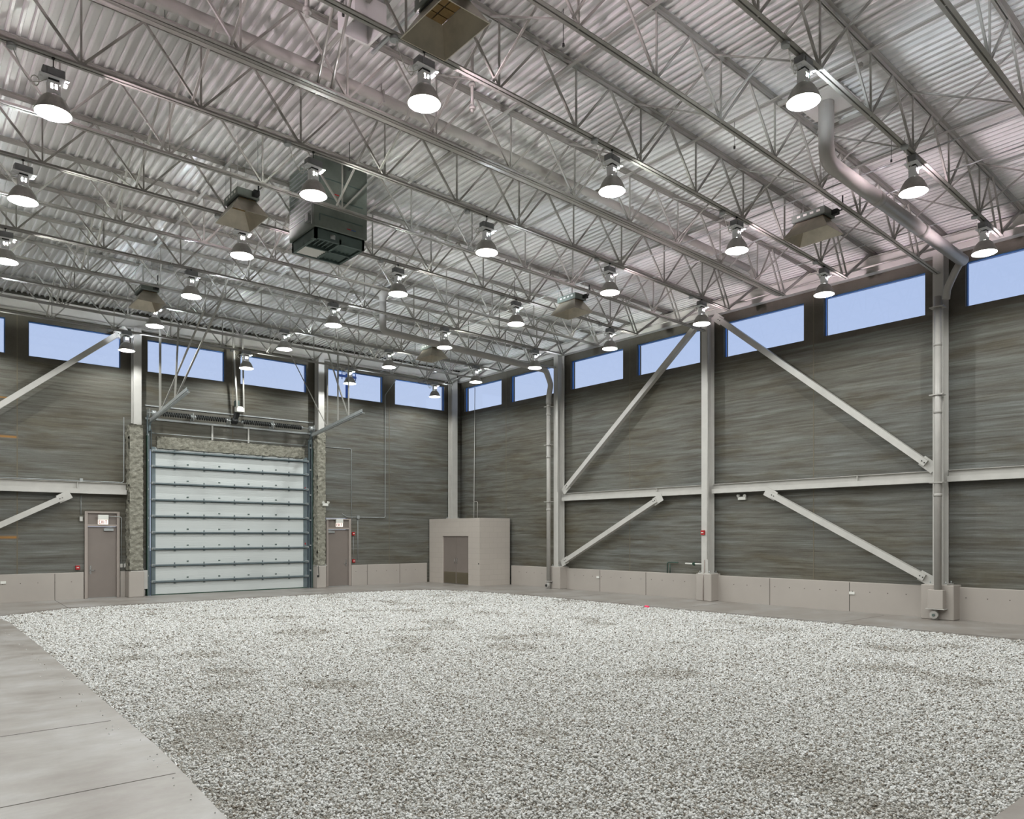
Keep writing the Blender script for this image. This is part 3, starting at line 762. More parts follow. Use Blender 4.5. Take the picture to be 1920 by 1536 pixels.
for ri, row in enumerate(LAMPS):
    Y = -1.55 - 3.091 * ri
    for ci, (x, lz) in enumerate(row):
        L = lamp0 if first else copy_tree(lamp0)
        first = False
        L.location = (x, Y, lz)
        # the pendant is as long as the gap to the joist above it
        sc = (zb(x, Y) - lz - .0) / .765
        L.rotation_euler = (0, 0, [0, .06, -.05, .09][(ri * 5 + ci) % 4])
        for ch in L.children:
            if ch.name.startswith(('hook', 'junction_box')): ch.location.z = zb(x, Y) - lz - .755
        L['label'] = 'dome-shaded high bay lamp, %s row from door wall, %s from right wall' % (ORD[ri], ORD[ci])
        warm = (x < -12 and Y < -9) or (x > -7 and Y < -12)
        r = random.random()
        for ch in L.children:
            if ch.type == 'LIGHT':
                ch.data = ch.data.copy()
                if ch.name.startswith('socket'):
                    ch.data.color = (1.0, .83, .91) if warm and r < .75 else ((.84, .92, 1.0) if r < .45 else (.96, 1.0, .95))
                else: ch.data.color = (.98, 1.0, .975)
# the lamp roots' data children keep the lamps lit; the first lamp is the source of all copies

# ------------------------------------------------------------------ infrared heaters
def make_heater(chain):
    root = empty('infrared_heater', (0, 0, 0), 'x', 'gas heater', 'infrared heaters under the roof')
    # flared reflector: open below
    a, b = (.325, .445), (.16, .27); z0, z1, z2 = 0.0, .30, .44
    def ring(s, z): return [(-s[0], -s[1], z), (s[0], -s[1], z), (s[0], s[1], z), (-s[0], s[1], z)]
    sk = MB(); r0, r1 = ring(a, z0), ring(b, z1 - .02)
    r0i, r1i = ring((a[0] - .012, a[1] - .012), z0), ring((b[0] - .006, b[1] - .006), z1 - .02)
    for i in range(4):
        j = (i + 1) % 4
        sk.face([r0[i], r0[j], r1[j], r1[i]]); sk.face([r0i[j], r0i[i], r1i[i], r1i[j]]); sk.face([r0[j], r0[i], r0i[i], r0i[j]])
    refl = build(sk, 'flared_reflector', M['inox'], root, recalc=False)
    build(MB().box(-.2, .2, -.33, .33, z1 + .002, z2), 'burner_box', M['hvac'], root, bevel=.006)
    bp = MB()
    for i in range(2):
        for j in range(4):
            x = -.078 + .156 * i; y = -.21 + .14 * j; bp.box(x - .07, x + .07, y - .062, y + .062, z1 - .02, z1 - .005)
    build(bp, 'burner_tiles', M['ceramic'], root, recalc=False)
    build(MB().box(-.166, .166, -.286, .286, z1 - .008, z1 + .001), 'burner_tray', M['black'], root, recalc=False)
    gv = MB().box(.06, .16, -.44, -.33, z1 + .03, z1 + .12).tube([(.11, -.385, z1 + .08), (.11, -.50, z1 + .08), (.11, -.52, z1 + .2), (.11, -.52, z1 + .34)], .014, 8)
    build(gv, 'gas_valve', M['black'], root)
    ch = MB()
    for i in (-1, 1):
        for j in (-1, 1): ch.tube([(i * .18, j * .30, z2), (i * .18, j * .30, z2 + chain)], .004, 5)
    build(ch, 'hanger_chain', M['galv'], root)
    sl = MB()
    for j in range(4): sl.box(-.203, -.199, -.24 + .13 * j, -.17 + .13 * j, z1 + .06, z1 + .10)
    build(sl, 'vent_slots', M['white'], root, recalc=False)
    return root
HP = [(-13.49, -17.98, 7.72, 'flared gas heater hanging at the top of the picture, burner tiles showing'), (-13.48, -11.62, 7.6, 'flared gas heater left of the large galvanised air unit'), (-13.5, -5.4, 7.5, 'flared gas heater over the door wall, above the left column'),
      (-4.88, -17.95, 7.6, 'flared gas heater hanging near the right-hand windows and large drainpipe'), (-4.9, -11.46, 7.6, 'flared gas heater in the middle distance above the braced wall bay'), (-5.12, -5.4, 7.5, 'smallest, farthest flared gas heater near the far corner')]
for i, (x, y, z, l) in enumerate(HP):
    h = make_heater(zdeck(x, y) - z - .44)
    h.location = (x, y, z); h['label'] = l

# ------------------------------------------------------------------ ceiling air unit
au = empty('ceiling_air_unit', (-11.8, -11.65, 7.42), 'large galvanised sheet-metal air unit hanging from the roof with louvred bottom', 'air unit')
X0, X1, Y0, Y1 = -12.36, -11.26, -12.22, -11.12
build(MB().box(X0, X1, Y0, Y1, 7.62, 8.93), 'housing', M['hvac'], au, bevel=.01)
for z in (7.86, 8.2, 8.55):
    build(MB().box(X0 + .1, X1 - .1, Y0 - .012, Y0, z, z + .016).box(X0 + .1, X0 + .116, Y0 - .012, Y0, z - .12, z), 'panel_rib', M['hvac_dark'], au, recalc=False)
side = MB()
for i in range(12): side.bar((X0 - .01, Y0 + .08, 7.86 + .085 * i), (X0 - .01, Y1 - .08, 7.86 + .085 * i), .03, .012)
build(side, 'side_louver', M['galv'], au, recalc=False)
build(MB().box(X0 - .06, X0, Y0 + .14, Y0 + .26, 7.74, 7.88).tube([(X0 - .03, Y0 + .05, 7.66), (X0 - .03, Y0 + .05, 8.2)], .012, 8), 'control_box', M['galv'], au)
bt = MB(); bx0, bx1, by0, by1 = X0 + .04, X1 - .04, Y0 + .04, Y1 - .04
bt.box(bx0, bx1, by0, by0 + .05, 7.42, 7.62).box(bx0, bx1, by1 - .05, by1, 7.42, 7.62).box(bx0, bx0 + .05, by0, by1, 7.42, 7.62).box(bx1 - .05, bx1, by0, by1, 7.42, 7.62)
xm, ym = (bx0 + bx1) / 2, (by0 + by1) / 2
bt.box(xm - .02, xm + .02, by0, by1, 7.42, 7.5).box(bx0, bx1, ym - .02, ym + .02, 7.42, 7.5).box(bx0, bx1, by0, by1, 7.605, 7.62)
build(bt, 'bottom_frame', M['hvac_dark'], au, recalc=False)
for qx, qy, kind in ((0, 0, 1), (1, 0, 2), (0, 1, 0), (1, 1, 2)):
    ax0 = bx0 + .05 if qx == 0 else xm + .02; ax1 = xm - .02 if qx == 0 else bx1 - .05
    ay0 = by0 + .05 if qy == 0 else ym + .02; ay1 = ym - .02 if qy == 0 else by1 - .05
    lv = MB()
    for i in range(5):
        if kind == 0: yy = ay0 + (ay1 - ay0) * (i + .5) / 5; lv.bar((ax0, yy, 7.45), (ax1, yy, 7.45), .075, .01, up=(0, .5, 1))
        else: xx = ax0 + (ax1 - ax0) * (i + .5) / 5; lv.bar((xx, ay0, 7.47), (xx, ay1, 7.47), .02 if kind == 1 else .06, .012, up=(.6, 0, 1))
    build(lv, 'louver', M['white'] if kind == 0 else M['hvac_dark'], au, recalc=False)
build(MB().tube([((bx0 + xm) / 2 + .1, by0 + .03, 7.47), ((bx0 + xm) / 2 + .1, by0 + .03, 7.55)], .06, 14), 'fan_motor', M['galv'], au)
for x, m in ((-11.95, 'red'), (-11.7, 'red'), (-11.6, 'pole')):
    build(MB().box(x, x + .09, Y0 - .006, Y0 - .001, 7.72 if x > -11.8 else 8.3, 7.735 if x > -11.8 else 8.32), 'warning_label', M[m], au, recalc=False)

# ------------------------------------------------------------------ roof drain pipes
def elbow(p0, p1, p2, r, nseg=5):
    """points that round the corner p1"""
    p0, p1, p2 = Vector(p0), Vector(p1), Vector(p2)
    a = p1 + (p0 - p1).normalized() * r; b = p1 + (p2 - p1).normalized() * r
    return [a.lerp(p1, t).lerp(p1.lerp(b, t), t) for t in [i / nseg for i in range(nseg + 1)]]
def pipe_run(pts, r, bend, mb=None, n=20):
    mb = mb or MB(); out = [Vector(pts[0])]
    for i in range(1, len(pts) - 1): out += elbow(pts[i - 1], pts[i], pts[i + 1], bend)
    out.append(Vector(pts[-1])); return mb.tube(out, r, n)
def drop(x, y, zt, r, root, zbottom=.3, rings=(6.95, 5.0, 3.05)):
    build(MB().tube([(x, y, zt), (x, y, zbottom)], r, 18), 'downpipe', M['pipe'], root)
    for z in (6.1, 4.6, 2.75):
        build(MB().tube([(x, y, z), (x, y, z + .07)], r + .012, 18), 'coupling', M['pipe'], root)
    for z in rings:
        build(MB().box(x - .02 - r, x + .02 + .1, y - .13, y + .15, z, z + .022), 'pipe_clamp', M['pipe'], root, recalc=False)
# big pipe to the right-hand column
dc = empty('drain_pipe', (-.56, -18.8, 0), 'large painted roof drainpipe dropping, elbowing and running down to the right-hand column', 'drainpipe', 'roof drains')
build(pipe_run([(-6.70, -19.12, 9.0), (-6.70, -19.12, 8.0), (-.62, -19.12, 7.84)], .122, .26), 'sloping_pipe', M['pipe'], dc)
build(MB().tube([(-2.9, -19.12, 7.905), (-2.7, -19.12, 7.90)], .132, 20).tube([(-4.9, -19.12, 7.958), (-4.7, -19.12, 7.953)], .132, 20), 'coupling', M['pipe'], dc)
build(MB().box(-7.1, -6.3, -19.5, -18.74, 8.95, 8.99), 'drain_pan', M['steel'], dc, recalc=False)
build(MB().tube([(-.66, -19.1, 7.82), (-.62, -18.98, 7.66), (-.58, -18.86, 7.45), (-.56, -18.79, 7.3), (-.56, -18.77, 7.1)], .078, 18), 'offset_elbow', M['pipe'], dc)
drop(-.56, -18.60, 7.2, .074, dc, .66)
build(MB().box(-.66, -.48, -18.74, -18.42, .26, .68), 'guard_box', M['curb'], dc, recalc=False, bevel=.01)
build(MB().box(-.69, -.475, -18.77, -18.39, .245, .262), 'guard_flange', M['steel'], dc, recalc=False)
build(MB().tube([(-.56, -18.55, .26), (-.56, -18.55, .0)], .06, 14).tube([(-.66, -18.55, .12), (-.56, -18.55, .12)], .085, 18), 'cleanout', M['pipe'], dc)
build(MB().tube([(-.69, -18.55, .12), (-.665, -18.55, .12)], .03, 6), 'cleanout_plug', M['hvac_dark'], dc)
# pipe to the far column
da = empty('drain_pipe', (-.56, -5.98, 0), 'painted roof drainpipe running to the right-wall column beside the block closet', 'drainpipe', 'roof drains')
build(pipe_run([(-7.78, -6.9, 8.7), (-7.78, -6.9, 7.6), (-1.55, -6.9, 7.4), (-.80, -6.35, 7.1), (-.56, -5.98, 6.75), (-.56, -5.98, 6.5)], .095, .16), 'sloping_pipe', M['pipe'], da)
build(MB().lathe([(.30, 8.72), (.22, 8.64), (.11, 8.56), (.098, 8.4)], c=(-7.78, -6.9, 0), n=20), 'drain_body', M['pipe'], da)
drop(-.56, -5.98, 6.6, .074, da, .28, (6.4, 5.05, 3.05))
build(MB().box(-.66, -.48, -6.10, -5.88, .25, .28).tube([(-.56, -5.98, .3), (-.56, -5.98, 0)], .07, 14).tube([(-.665, -5.98, .12), (-.56, -5.98, .12)], .08, 16), 'cleanout', M['pipe'], da)
build(MB().tube([(-.69, -5.98, .12), (-.665, -5.98, .12)], .045, 12), 'cleanout_plug', M['dark'], da)
# high pipe crossing under the deck
dm = empty('drain_pipe', (-2.0, -14.7, 8.5), 'long painted pipe running just under the deck across the middle of the roof', 'drainpipe', 'roof drains')
build(MB().tube([(x, -14.7, zb(x, -14.7) + .78) for x in (-1.9, -3.5, -5, -7.5, -10, -12.5, -15, -19, -24)], .08, 18), 'pipe', M['pipe'], dm)
build(MB().tube([(-1.9, -14.7, zb(-1.9, -14.7) + .78), (-1.7, -14.7, 8.55), (-1.62, -14.7, 8.45)], .08, 18), 'end_elbow', M['pipe'], dm)
for x in (-12.4, -6.4):
    z_ = zb(x, -14.7)
    build(MB().tube([(x, -14.7, z_ + 1.01), (x, -14.7, z_ + .84)], .012, 6).box(x - .012, x + .012, -14.79, -14.61, z_ + .68, z_ + .88), 'pipe_hanger', M['pipe'], dm)
mb = MB()
mb.tube([(-14.35, -16.2, 8.45), (-14.35, -16.2, 9.0)], .03, 10)
for z in (8.5, 8.82): mb.tube([(-14.35, -16.2, z), (-14.35, -16.2, z + .05)], .055, 12)
single(mb, 'pipe_fitting', M['pipe'], 'short vertical pipe fitting under the deck near the top of the picture', 'pipe fitting')

# ------------------------------------------------------------------ exit doors and signs
def exit_door(k, x0, x1, ztop, lx0, lx1, lz, lever_x, closer_x, label):
    r = empty('door_%d' % k, ((x0 + x1) / 2, .05, 0), label, None, None, 'structure')
    f = MB(); t = .055; y0, y1 = -.065, .10
    f.box(x0, lx0, y0, y1, 0, ztop).box(lx1, x1, y0, y1, 0, ztop).box(lx0, lx1, y0, y1, ztop - t, ztop).box(lx0, lx1, y0, y1, lz + .01, lz + .07)
    build(f, 'door_frame', M['frame'], r, recalc=False, bevel=.004)
    build(MB().box(lx0, lx1, .0, .04, lz + .07, ztop - t), 'transom_panel', M['door'], r, recalc=False)
    leaf = build(MB().box(lx0 + .004, lx1 - .004, .0, .045, .012, lz), 'door_leaf', M['door'], r, recalc=False, bevel=.003)
    s = 1 if lever_x < (lx0 + lx1) / 2 else -1
    h = MB().box(lever_x - .025, lever_x + .025, -.008, .0, .72, .98).tube([(lever_x, -.0, .84), (lever_x, -.05, .84)], .011, 8).tube([(lever_x, -.05, .84), (lever_x + s * .12, -.05, .84)], .01, 8)
    build(h, 'lever_handle', M['chrome'], leaf)
    c = MB().box(closer_x - .13, closer_x + .13, -.06, .0, lz - .12, lz - .05).bar((closer_x - .1, -.04, lz - .04), (closer_x + .12, -.10, lz - .0), .03, .012)
    build(c, 'door_closer', M['galv'], leaf, recalc=False)
    build(MB().box(lx0, lx1, -.07, .1, .0, .012), 'threshold', M['galv'], r, recalc=False)
    return r
exit_door(1, -13.86, -12.92, 2.6, -13.78, -13.0, 2.14, -13.70, -13.22, 'brown-grey exit door left of the overhead door')
exit_door(2, -6.1, -5.1, 2.50, -6.02, -5.19, 2.09, -5.28, -5.90, 'brown-grey exit door right of the overhead door')
def exit_sign(xc, z0, label):
    y = -.075
    s = empty('exit_sign', (xc, y, z0), label, 'exit sign', 'exit signs')
    build(MB().box(xc - .14, xc + .14, y - .055, y + .008, z0 + .15, z0 + .29), 'sign_housing', M['white'], s, recalc=False, bevel=.004)
    fc = build(MB().box(xc - .135, xc + .135, y - .035, y + .005, z0, z0 + .15), 'lit_face', M['exit_face'], s, recalc=False)
    L = MB(); yy = (y - .042, y - .035); h0, h1 = z0 + .025, z0 + .125; t = .013; w = .044
    def B(a, b, c, d): L.box(a, b, yy[0], yy[1], c, d)
    x = xc - .118
    B(x, x + t, h0, h1); B(x, x + w, h0, h0 + t); B(x, x + w, h1 - t, h1); B(x, x + w * .85, (h0 + h1 - t) / 2, (h0 + h1 + t) / 2)
    x += .062; ym = (yy[0] + yy[1]) / 2
    L.bar((x, ym, h0), (x + w, ym, h1), .007, t, up=(0, 0, 1)); L.bar((x + w, ym, h0), (x, ym, h1), .007, t, up=(0, 0, 1))
    x += .068; B(x, x + t, h0, h1)
    x += .038; B(x, x + w + .012, h1 - t, h1); B(x + (w + .012 - t) / 2, x + (w + .012 + t) / 2, h0, h1)
    build(L, 'letters', M['exit_red'], fc, recalc=False)
exit_sign(-13.38, 2.21, 'small lit EXIT sign over the left exit door')
exit_sign(-5.6, 2.19, 'small lit EXIT sign over the right exit door')

# ------------------------------------------------------------------ overhead sectional door
od = empty('door_3', (-9.43, 0, 0), 'wide white sectional overhead door with grey steel struts', None, None, 'structure')
ZS = [0.02, .42, .935, 1.45, 1.965, 2.48, 2.995, 3.51, 4.04, 4.66]
DX0, DX1 = -11.9, -6.98
for a, b in zip(ZS, ZS[1:]):
    sec = build(MB().box(DX0, DX1, -.03, .03, a + .004, b - .002), 'door_section', M['panel'], od, recalc=False)
    for s, e0, e1 in ((0, -12.02, DX0), (1, DX1, -6.83)):
        build(MB().box(e0, e1, -.045, .03, a + .002, b - .002), 'end_stile', M['track'], sec, recalc=False)
for i, z in enumerate(ZS[1:-1] + [4.52]):
    st = MB().box(-12.0, -6.85, -.135, -.03, z - .012, z - .004).box(-12.0, -6.85, -.14, -.132, z - .012, z + .028).box(-12.0, -6.85, -.035, -.03, z - .04, z + .03)
    so = build(st, 'strut', M['track'], od, recalc=False)
    for x in (-11.33, -10.42, -9.43, -8.47, -7.52):
        hg = MB().box(x - .016, x + .016, -.05, -.03, z - .075, z + .085).box(x - .03, x + .03, -.075, -.05, z - .075, z - .045)
        build(hg, 'hinge', M['track'], od, recalc=False)
    rb = MB()
    for x in (-11.98, -6.87): rb.box(x - .06, x + .06, -.10, -.045, z - .03, z + .05).tube([(x - .08, -.075, z + .01), (x + .08, -.075, z + .01)], .018, 8)
    build(rb, 'roller_bracket', M['galv'], so)
    if 0 <= i < 8:
        bb = MB()
        for x in (-10.93, -9.93, -8.95, -7.99): bb.box(x - .03, x + .03, -.045, -.03, z + .10, z + .135)
        build(bb, 'fixing_caps', M['hvac_dark'], so, recalc=False)
build(MB().box(-12.02, -6.83, -.04, .035, -.0, .03), 'bottom_seal', M['rubber'], od, recalc=False)
build(MB().box(-6.93, -6.90, -.052, -.045, 3.52, 3.60).box(-6.93, -6.89, -.052, -.045, 1.55, 1.62), 'warning_label', M['red'], od, recalc=False)
# side tracks that rise, then lead into the hall
for side, x, l in ((-1, -12.09, 'left'), (1, -6.75, 'right')):
    t = empty('door_track', (x, -.08, 0), 'tall galvanised %s-hand track of the overhead door, bending out under the roof' % l, 'door track', 'overhead door tracks')
    mb = MB().box(x - .05 * side, x - .05 * side + .006, -.13, -.03, 0, 5.2).box(x - .05, x + .03, -.035, -.028, 0, 5.3).box(x + .055 * side - .012, x + .055 * side + .012, -.13, -.006, 0, 5.62)
    build(mb, 'vertical_track', M['track'], t, recalc=False)
    build(MB().box(x + .075 * side - .004, x + .075 * side + .012, -.14, -.006, 0, 5.0), 'rubber_seal', M['rubber'], t, recalc=False)
    pts = [(x, -.09, 5.15), (x, -.12, 5.32), (x, -.22, 5.43), (x, -.4, 5.48)]
    cv = MB()
    for a, b in zip(pts, pts[1:]): cv.bar(a, b, .06, .05)
    cv.bar((x, -.38, 5.475), (x, -3.85, 5.85), .06, .05)
    build(cv, 'horizontal_track', M['track'], t, recalc=False)
    build(MB().bar((x, -.3, 5.40), (x, -3.95, 5.79), .085, .016).bar((x - .04, -.3, 5.46), (x - .04, -3.95, 5.87), .01, .09), 'reinforcing_angle', M['galv'], t, recalc=False)
    bk = MB()
    for z in (.6, 1.5, 2.4, 3.3, 4.2, 5.0): bk.box(x - .02, x + .07 * side, -.10, -.006, z, z + .05)
    build(bk, 'jamb_brackets', M['galv'], t, recalc=False)
def strut_bar(a, b, label, w=.045):
    return single(MB().bar(a, b, w, .03), 'track_hanger', M['joist'], label, 'steel hanger', 'hangers of the overhead door tracks', recalc=False)
strut_bar((-12.07, -1.19, 5.64), (-12.07, -1.19, 8.25), 'upright steel hanger on the left door track nearest the wall', .06)
strut_bar((-12.07, -2.67, 5.8), (-12.07, -3.0, 7.8), 'upright steel hanger on the left door track farther into the hall')
strut_bar((-12.04, -1.25, 5.66), (-12.04, -5.1, 7.76), 'slanting steel hanger from the left door track, lower of the parallel pair')
strut_bar((-12.04, -2.7, 5.82), (-12.04, -6.6, 7.84), 'slanting steel hanger from the left door track, upper of the parallel pair')
strut_bar((-6.74, -1.43, 5.68), (-6.74, -1.43, 7.76), 'upright steel hanger on the right door track nearest the wall')
strut_bar((-6.74, -2.2, 5.75), (-6.74, -2.2, 8.72), 'upright steel hanger at the middle of the right door track')
strut_bar((-6.74, -2.95, 5.83), (-6.74, -2.95, 7.8), 'upright steel hanger near the free end of the right door track')
strut_bar((-6.74, -1.35, 5.68), (-7.75, -.7, 8.1), 'slanting steel hanger crossing in front of the column right of the overhead door')
strut_bar((-6.74, -2.9, 5.83), (-7.5, -3.0, 7.78), 'slanting steel hanger near the free end of the right door track')
strut_bar((-9.74, -.72, 8.7), (-9.55, -.62, 6.1), 'left steel hanger carrying the door opener', .05)
strut_bar((-9.42, -.72, 8.7), (-9.33, -.62, 6.1), 'right steel hanger carrying the door opener')
# torsion springs on the header shaft
sp = empty('torsion_spring_shaft', (-9.4, -.3, 5.68), 'horizontal shaft with four black torsion springs above the overhead door', 'door spring shaft')
build(MB().tube([(-12.2, -.3, 5.68), (-6.6, -.3, 5.68)], .018, 10), 'shaft', M['galv'], sp)
for a, b in ((-11.86, -10.92), (-10.76, -9.8), (-9.24, -8.28), (-8.14, -7.18)):
    h = []; turns = 13; N = turns * 12
    for i in range(N + 1):
        an = 2 * PI * i / 12; h.append((a + (b - a) * i / N, -.3 + .056 * math.cos(an), 5.68 + .056 * math.sin(an)))
    build(MB().tube(h, .027, 6), 'torsion_spring', M['black'], sp)
    build(MB().tube([(a - .05, -.3, 5.68), (a, -.3, 5.68)], .05, 12).tube([(b, -.3, 5.68), (b + .05, -.3, 5.68)], .05, 12), 'spring_cone', M['galv'], sp)
dr = MB()
for x in (-12.02, -6.82): dr.tube([(x - .06, -.3, 5.68), (x + .06, -.3, 5.68)], .085, 18)
build(dr, 'cable_drum', M['galv'], sp)
br = MB()
for x in (-12.14, -10.84, -9.68, -8.21, -6.70): br.box(x - .006, x + .006, -.33, -.005, 5.55, 5.80)
br.box(-12.2, -6.6, -.05, -.02, 5.50, 5.56).box(-12.2, -6.6, -.03, -.006, 5.92, 5.96)
build(br, 'bearing_brackets', M['galv'], sp, recalc=False)
op = empty('door_opener', (-9.45, -.5, 5.7), 'white and black motor opener at the middle of the spring shaft', 'door opener')
build(MB().box(-9.56, -9.30, -.62, -.40, 5.95, 6.13), 'motor_box', M['white'], op, recalc=False, bevel=.01)
build(MB().bar((-9.48, -.45, 5.95), (-9.56, -.32, 5.58), .16, .10).tube([(-9.64, -.36, 5.68), (-9.44, -.36, 5.68)], .085, 16), 'chain_drive', M['black'], op)
build(MB().box(-9.50, -9.38, -.36, -.2, 6.13, 6.36), 'mounting_bracket', M['hvac_dark'], op, recalc=False)
for x, l in ((-10.16, 'left'), (-8.96, 'right')):
    single(MB().box(x - .025, x + .025, -.06, -.012, 5.02, 5.52), 'header_post', M['steel'], 'short %s steel post below the torsion springs' % l, 'steel post', 'header posts', recalc=False)
single(MB().tube([(-12.1, -.05, 5.09), (-6.85, -.05, 5.09)], .014, 8), 'conduit', M['galv'], 'thin bright conduit along the foam header of the overhead door', 'conduit', 'wall conduits')
for x0, x1, l in ((-12.33, -12.16, 'left'), (-6.66, -6.50, 'right')):
    pass
# door control station and cable loop
single(MB().box(-12.30, -12.16, -.16, -.02, .22, .80).tube([(-12.23, -.1, .22), (-12.23, -.1, .0)], .015, 8), 'control_box', M['steel'], 'upright grey electrical box at the left foot of the overhead door', 'electrical box')
single(MB().tube([(-6.62, -.48, .79), (-6.60, -.5, .42), (-6.64, -.49, .40)], .012, 8).box(-6.66, -6.60, -.50, -.46, .40, .46), 'cable_drop', M['dark'], 'dark cable loop on the pier right of the overhead door', 'cable')

# ------------------------------------------------------------------ block closet in the corner
cl = empty('block_closet', (-.8, -1.7, 0), 'painted concrete block closet with double doors in the far corner', 'closet')
cb = MB(); bx = -1.6; T = .15; H = 2.53
cb.box(bx, bx + T, -3.36, -2.67, 0, H).box(bx, bx + T, -.99, -.06, 0, H).box(bx, bx + T, -2.67, -.99, 1.85, H)
cb.box(bx + T, -.13, -3.36, -3.36 + T, 0, H).box(bx + T, -.13, -3.36 + T, -.06, H - .12, H - .001)
cb.box(bx + T, bx + T + .02, -2.67, -.99, 0, 1.85)
build(cb, 'block_wall', M['block'], cl, recalc=False)
for a, b, hy in ((-2.66, -1.835, -1.90), (-1.825, -1.0, -1.76)):
    lf = build(MB().box(bx + .05, bx + .09, a, b, .012, 1.84), 'door_leaf', M['door'], cl, recalc=False)
    lm = MB().box(bx + .044, bx + .05, a + .03, b - .03, .03, .46)
    for i in range(11): lm.bar((bx + .036, a + .04, .06 + .036 * i), (bx + .036, b - .04, .06 + .036 * i), .004, .02)
    build(lm, 'louver', M['louver'], lf, recalc=False)
    build(MB().tube([(bx + .02, hy, .80), (bx + .02, hy, .98)], .010, 8).tube([(bx + .05, hy, .80), (bx + .02, hy, .80)], .008, 8).tube([(bx + .05, hy, .98), (bx + .02, hy, .98)], .008, 8), 'pull_handle', M['chrome'], lf)
build(MB().box(bx + .03, bx + .06, -2.67, -2.655, 0, 1.85).box(bx + .03, bx + .06, -1.005, -.99, 0, 1.85).box(bx + .03, bx + .06, -2.655, -1.005, 1.84, 1.85), 'door_frame', M['frame'], cl, recalc=False)
build(MB().box(bx - .012, bx, -3.33, -3.29, .8, .85), 'door_stop', M['dark'], cl, recalc=False)

# ------------------------------------------------------------------ wall fittings
def emergency_light(p, face, label):
    x, y, z = p; r = empty('emergency_light', p, label, 'emergency light', 'twin-head emergency lights')
    if face == 'y': build(MB().box(x - .10, x + .10, y - .07, y, z, z + .10), 'battery_box', M['white'], r, recalc=False, bevel=.008)
    else: build(MB().box(x - .07, x, y - .12, y + .12, z, z + .09), 'battery_box', M['white'], r, recalc=False, bevel=.008)
    for s in (-1, 1):
        if face == 'y': c = Vector((x + s * .085, y - .04, z + .14)); e = Vector((s * .02, -.05, -.02))
        else: c = Vector((x - .04, y + s * .09, z + .13)); e = Vector((-.05, s * .02, -.02))
        build(MB().tube([c - e * .3, c + e], [.028, .045], 14).tube([c + Vector((0, 0, -.05)), c], .01, 8), 'lamp_head', M['white'], r)
emergency_light((-6.36, -.47, 2.93), 'y', 'white twin-head emergency light on the foam column right of the overhead door')
emergency_light((-.0, -13.35, 2.88), 'x', 'white twin-head emergency light under the right wall girt')
def pull_station(x, y, z, face, label, gap=.0):
    r = empty('fire_alarm_station', (x, y, z), label, 'fire alarm', 'red fire alarm devices')
    if face == 'y':
        build(MB().box(x - .055, x + .055, y - .06, y, z, z + .12), 'case', M['red'], r, recalc=False, bevel=.004)
        build(MB().box(x - .03, x + .03, y - .07, y - .06, z + .05, z + .075), 'handle', M['white'], r, recalc=False)
    else:
        build(MB().box(x - .06, x, y - .06, y + .06, z, z + .13), 'case', M['red'], r, recalc=False, bevel=.004)
        build(MB().box(x - .07, x - .06, y - .035, y + .035, z + .05, z + .075), 'handle', M['white'], r, recalc=False)
pull_station(-14.04, -.0, .87, 'y', 'red fire alarm pull station left of the left exit door')
pull_station(-4.99, -.0, 1.88, 'y', 'upper red fire alarm strobe right of the right exit door')
pull_station(-4.98, -.0, .86, 'y', 'lower red pull station right of the right exit door')
pull_station(-.41, -12.33, 1.9, 'x', 'red fire alarm box on the middle right-wall column')
def wbox(b, name, mat, label, cat, group=None): return single(MB().box(*b), name, M[mat], label, cat, group, recalc=False, bevel=.003)
wbox((-12.905, -12.835, -.05, 0, .90, 1.02), 'switch_box', 'steel', 'left one of two small grey switch boxes right of the left exit door', 'switch box', 'switch boxes')
wbox((-12.80, -12.745, -.05, 0, .90, 1.02), 'switch_box', 'steel', 'right one of two small grey switch boxes right of the left exit door', 'switch box', 'switch boxes')
wbox((-15.93, -15.80, -.07, -.05, .53, .60), 'wall_outlet', 'white', 'white outlet on the curb at the far left', 'outlet', 'curb outlets')
wbox((-.145, -.12, -8.0, -7.88, .44, .51), 'wall_outlet', 'white', 'white outlet on the right curb near the first drainpipe', 'outlet', 'curb outlets')
wbox((-.145, -.12, -16.56, -16.42, .42, .49), 'wall_outlet', 'white', 'white outlet on the right curb left of the large drainpipe', 'outlet', 'curb outlets')
def conduit(pts, label, r=.012, mat='galv', bend=.08, name='conduit'):
    return single(pipe_run(pts, r, bend, n=8) if len(pts) > 2 else MB().tube(pts, r, 8), name, M[mat], label, 'conduit', 'wall conduits')
conduit([(-18.4, -.035, 3.50), (-12.80, -.035, 3.50), (-12.80, -.035, 5.5)], 'conduit over the door wall girt turning up beside the foam column')
conduit([(-13.95, -.02, 3.06), (-13.95, -.02, 2.5)], 'short conduit below the girt above the left exit door', .011)
wbox((-13.99, -13.91, -.06, 0, 2.30, 2.44), 'switch_box', 'steel', 'small grey box on the conduit left of the left EXIT sign', 'switch box', 'switch boxes')
wbox((-13.99, -13.91, -.08, 0, 3.48, 3.57), 'junction_box', 'galv', 'small galvanised box on the conduit over the door wall girt', 'junction box', 'junction boxes')
conduit([(-13.23, -.075, 2.45), (-12.87, -.075, 2.45), (-12.87, -.03, 1.02)], 'thin conduit from the left EXIT sign down to the switch boxes')
conduit([(-6.30, -.02, 5.11), (-5.06, -.02, 5.11), (-5.06, -.02, 2.3)], 'conduit making a square corner on the wall right of the overhead door')
conduit([(-5.45, -.03, 2.68), (-5.25, -.03, 2.56), (-3.63, -.03, 2.56), (-3.63, -.03, 7.3), (-3.3, -.3, 7.9)], 'tall conduit rising from the right EXIT sign to the roof')
conduit([(-4.80, -.02, 2.55), (-4.80, -.02, .95)], 'thin conduit down the wall right of the red fire alarm strobe')
conduit([(-4.99, -.02, 1.87), (-4.99, -.02, .99)], 'thin conduit joining the two red alarm devices', .009)
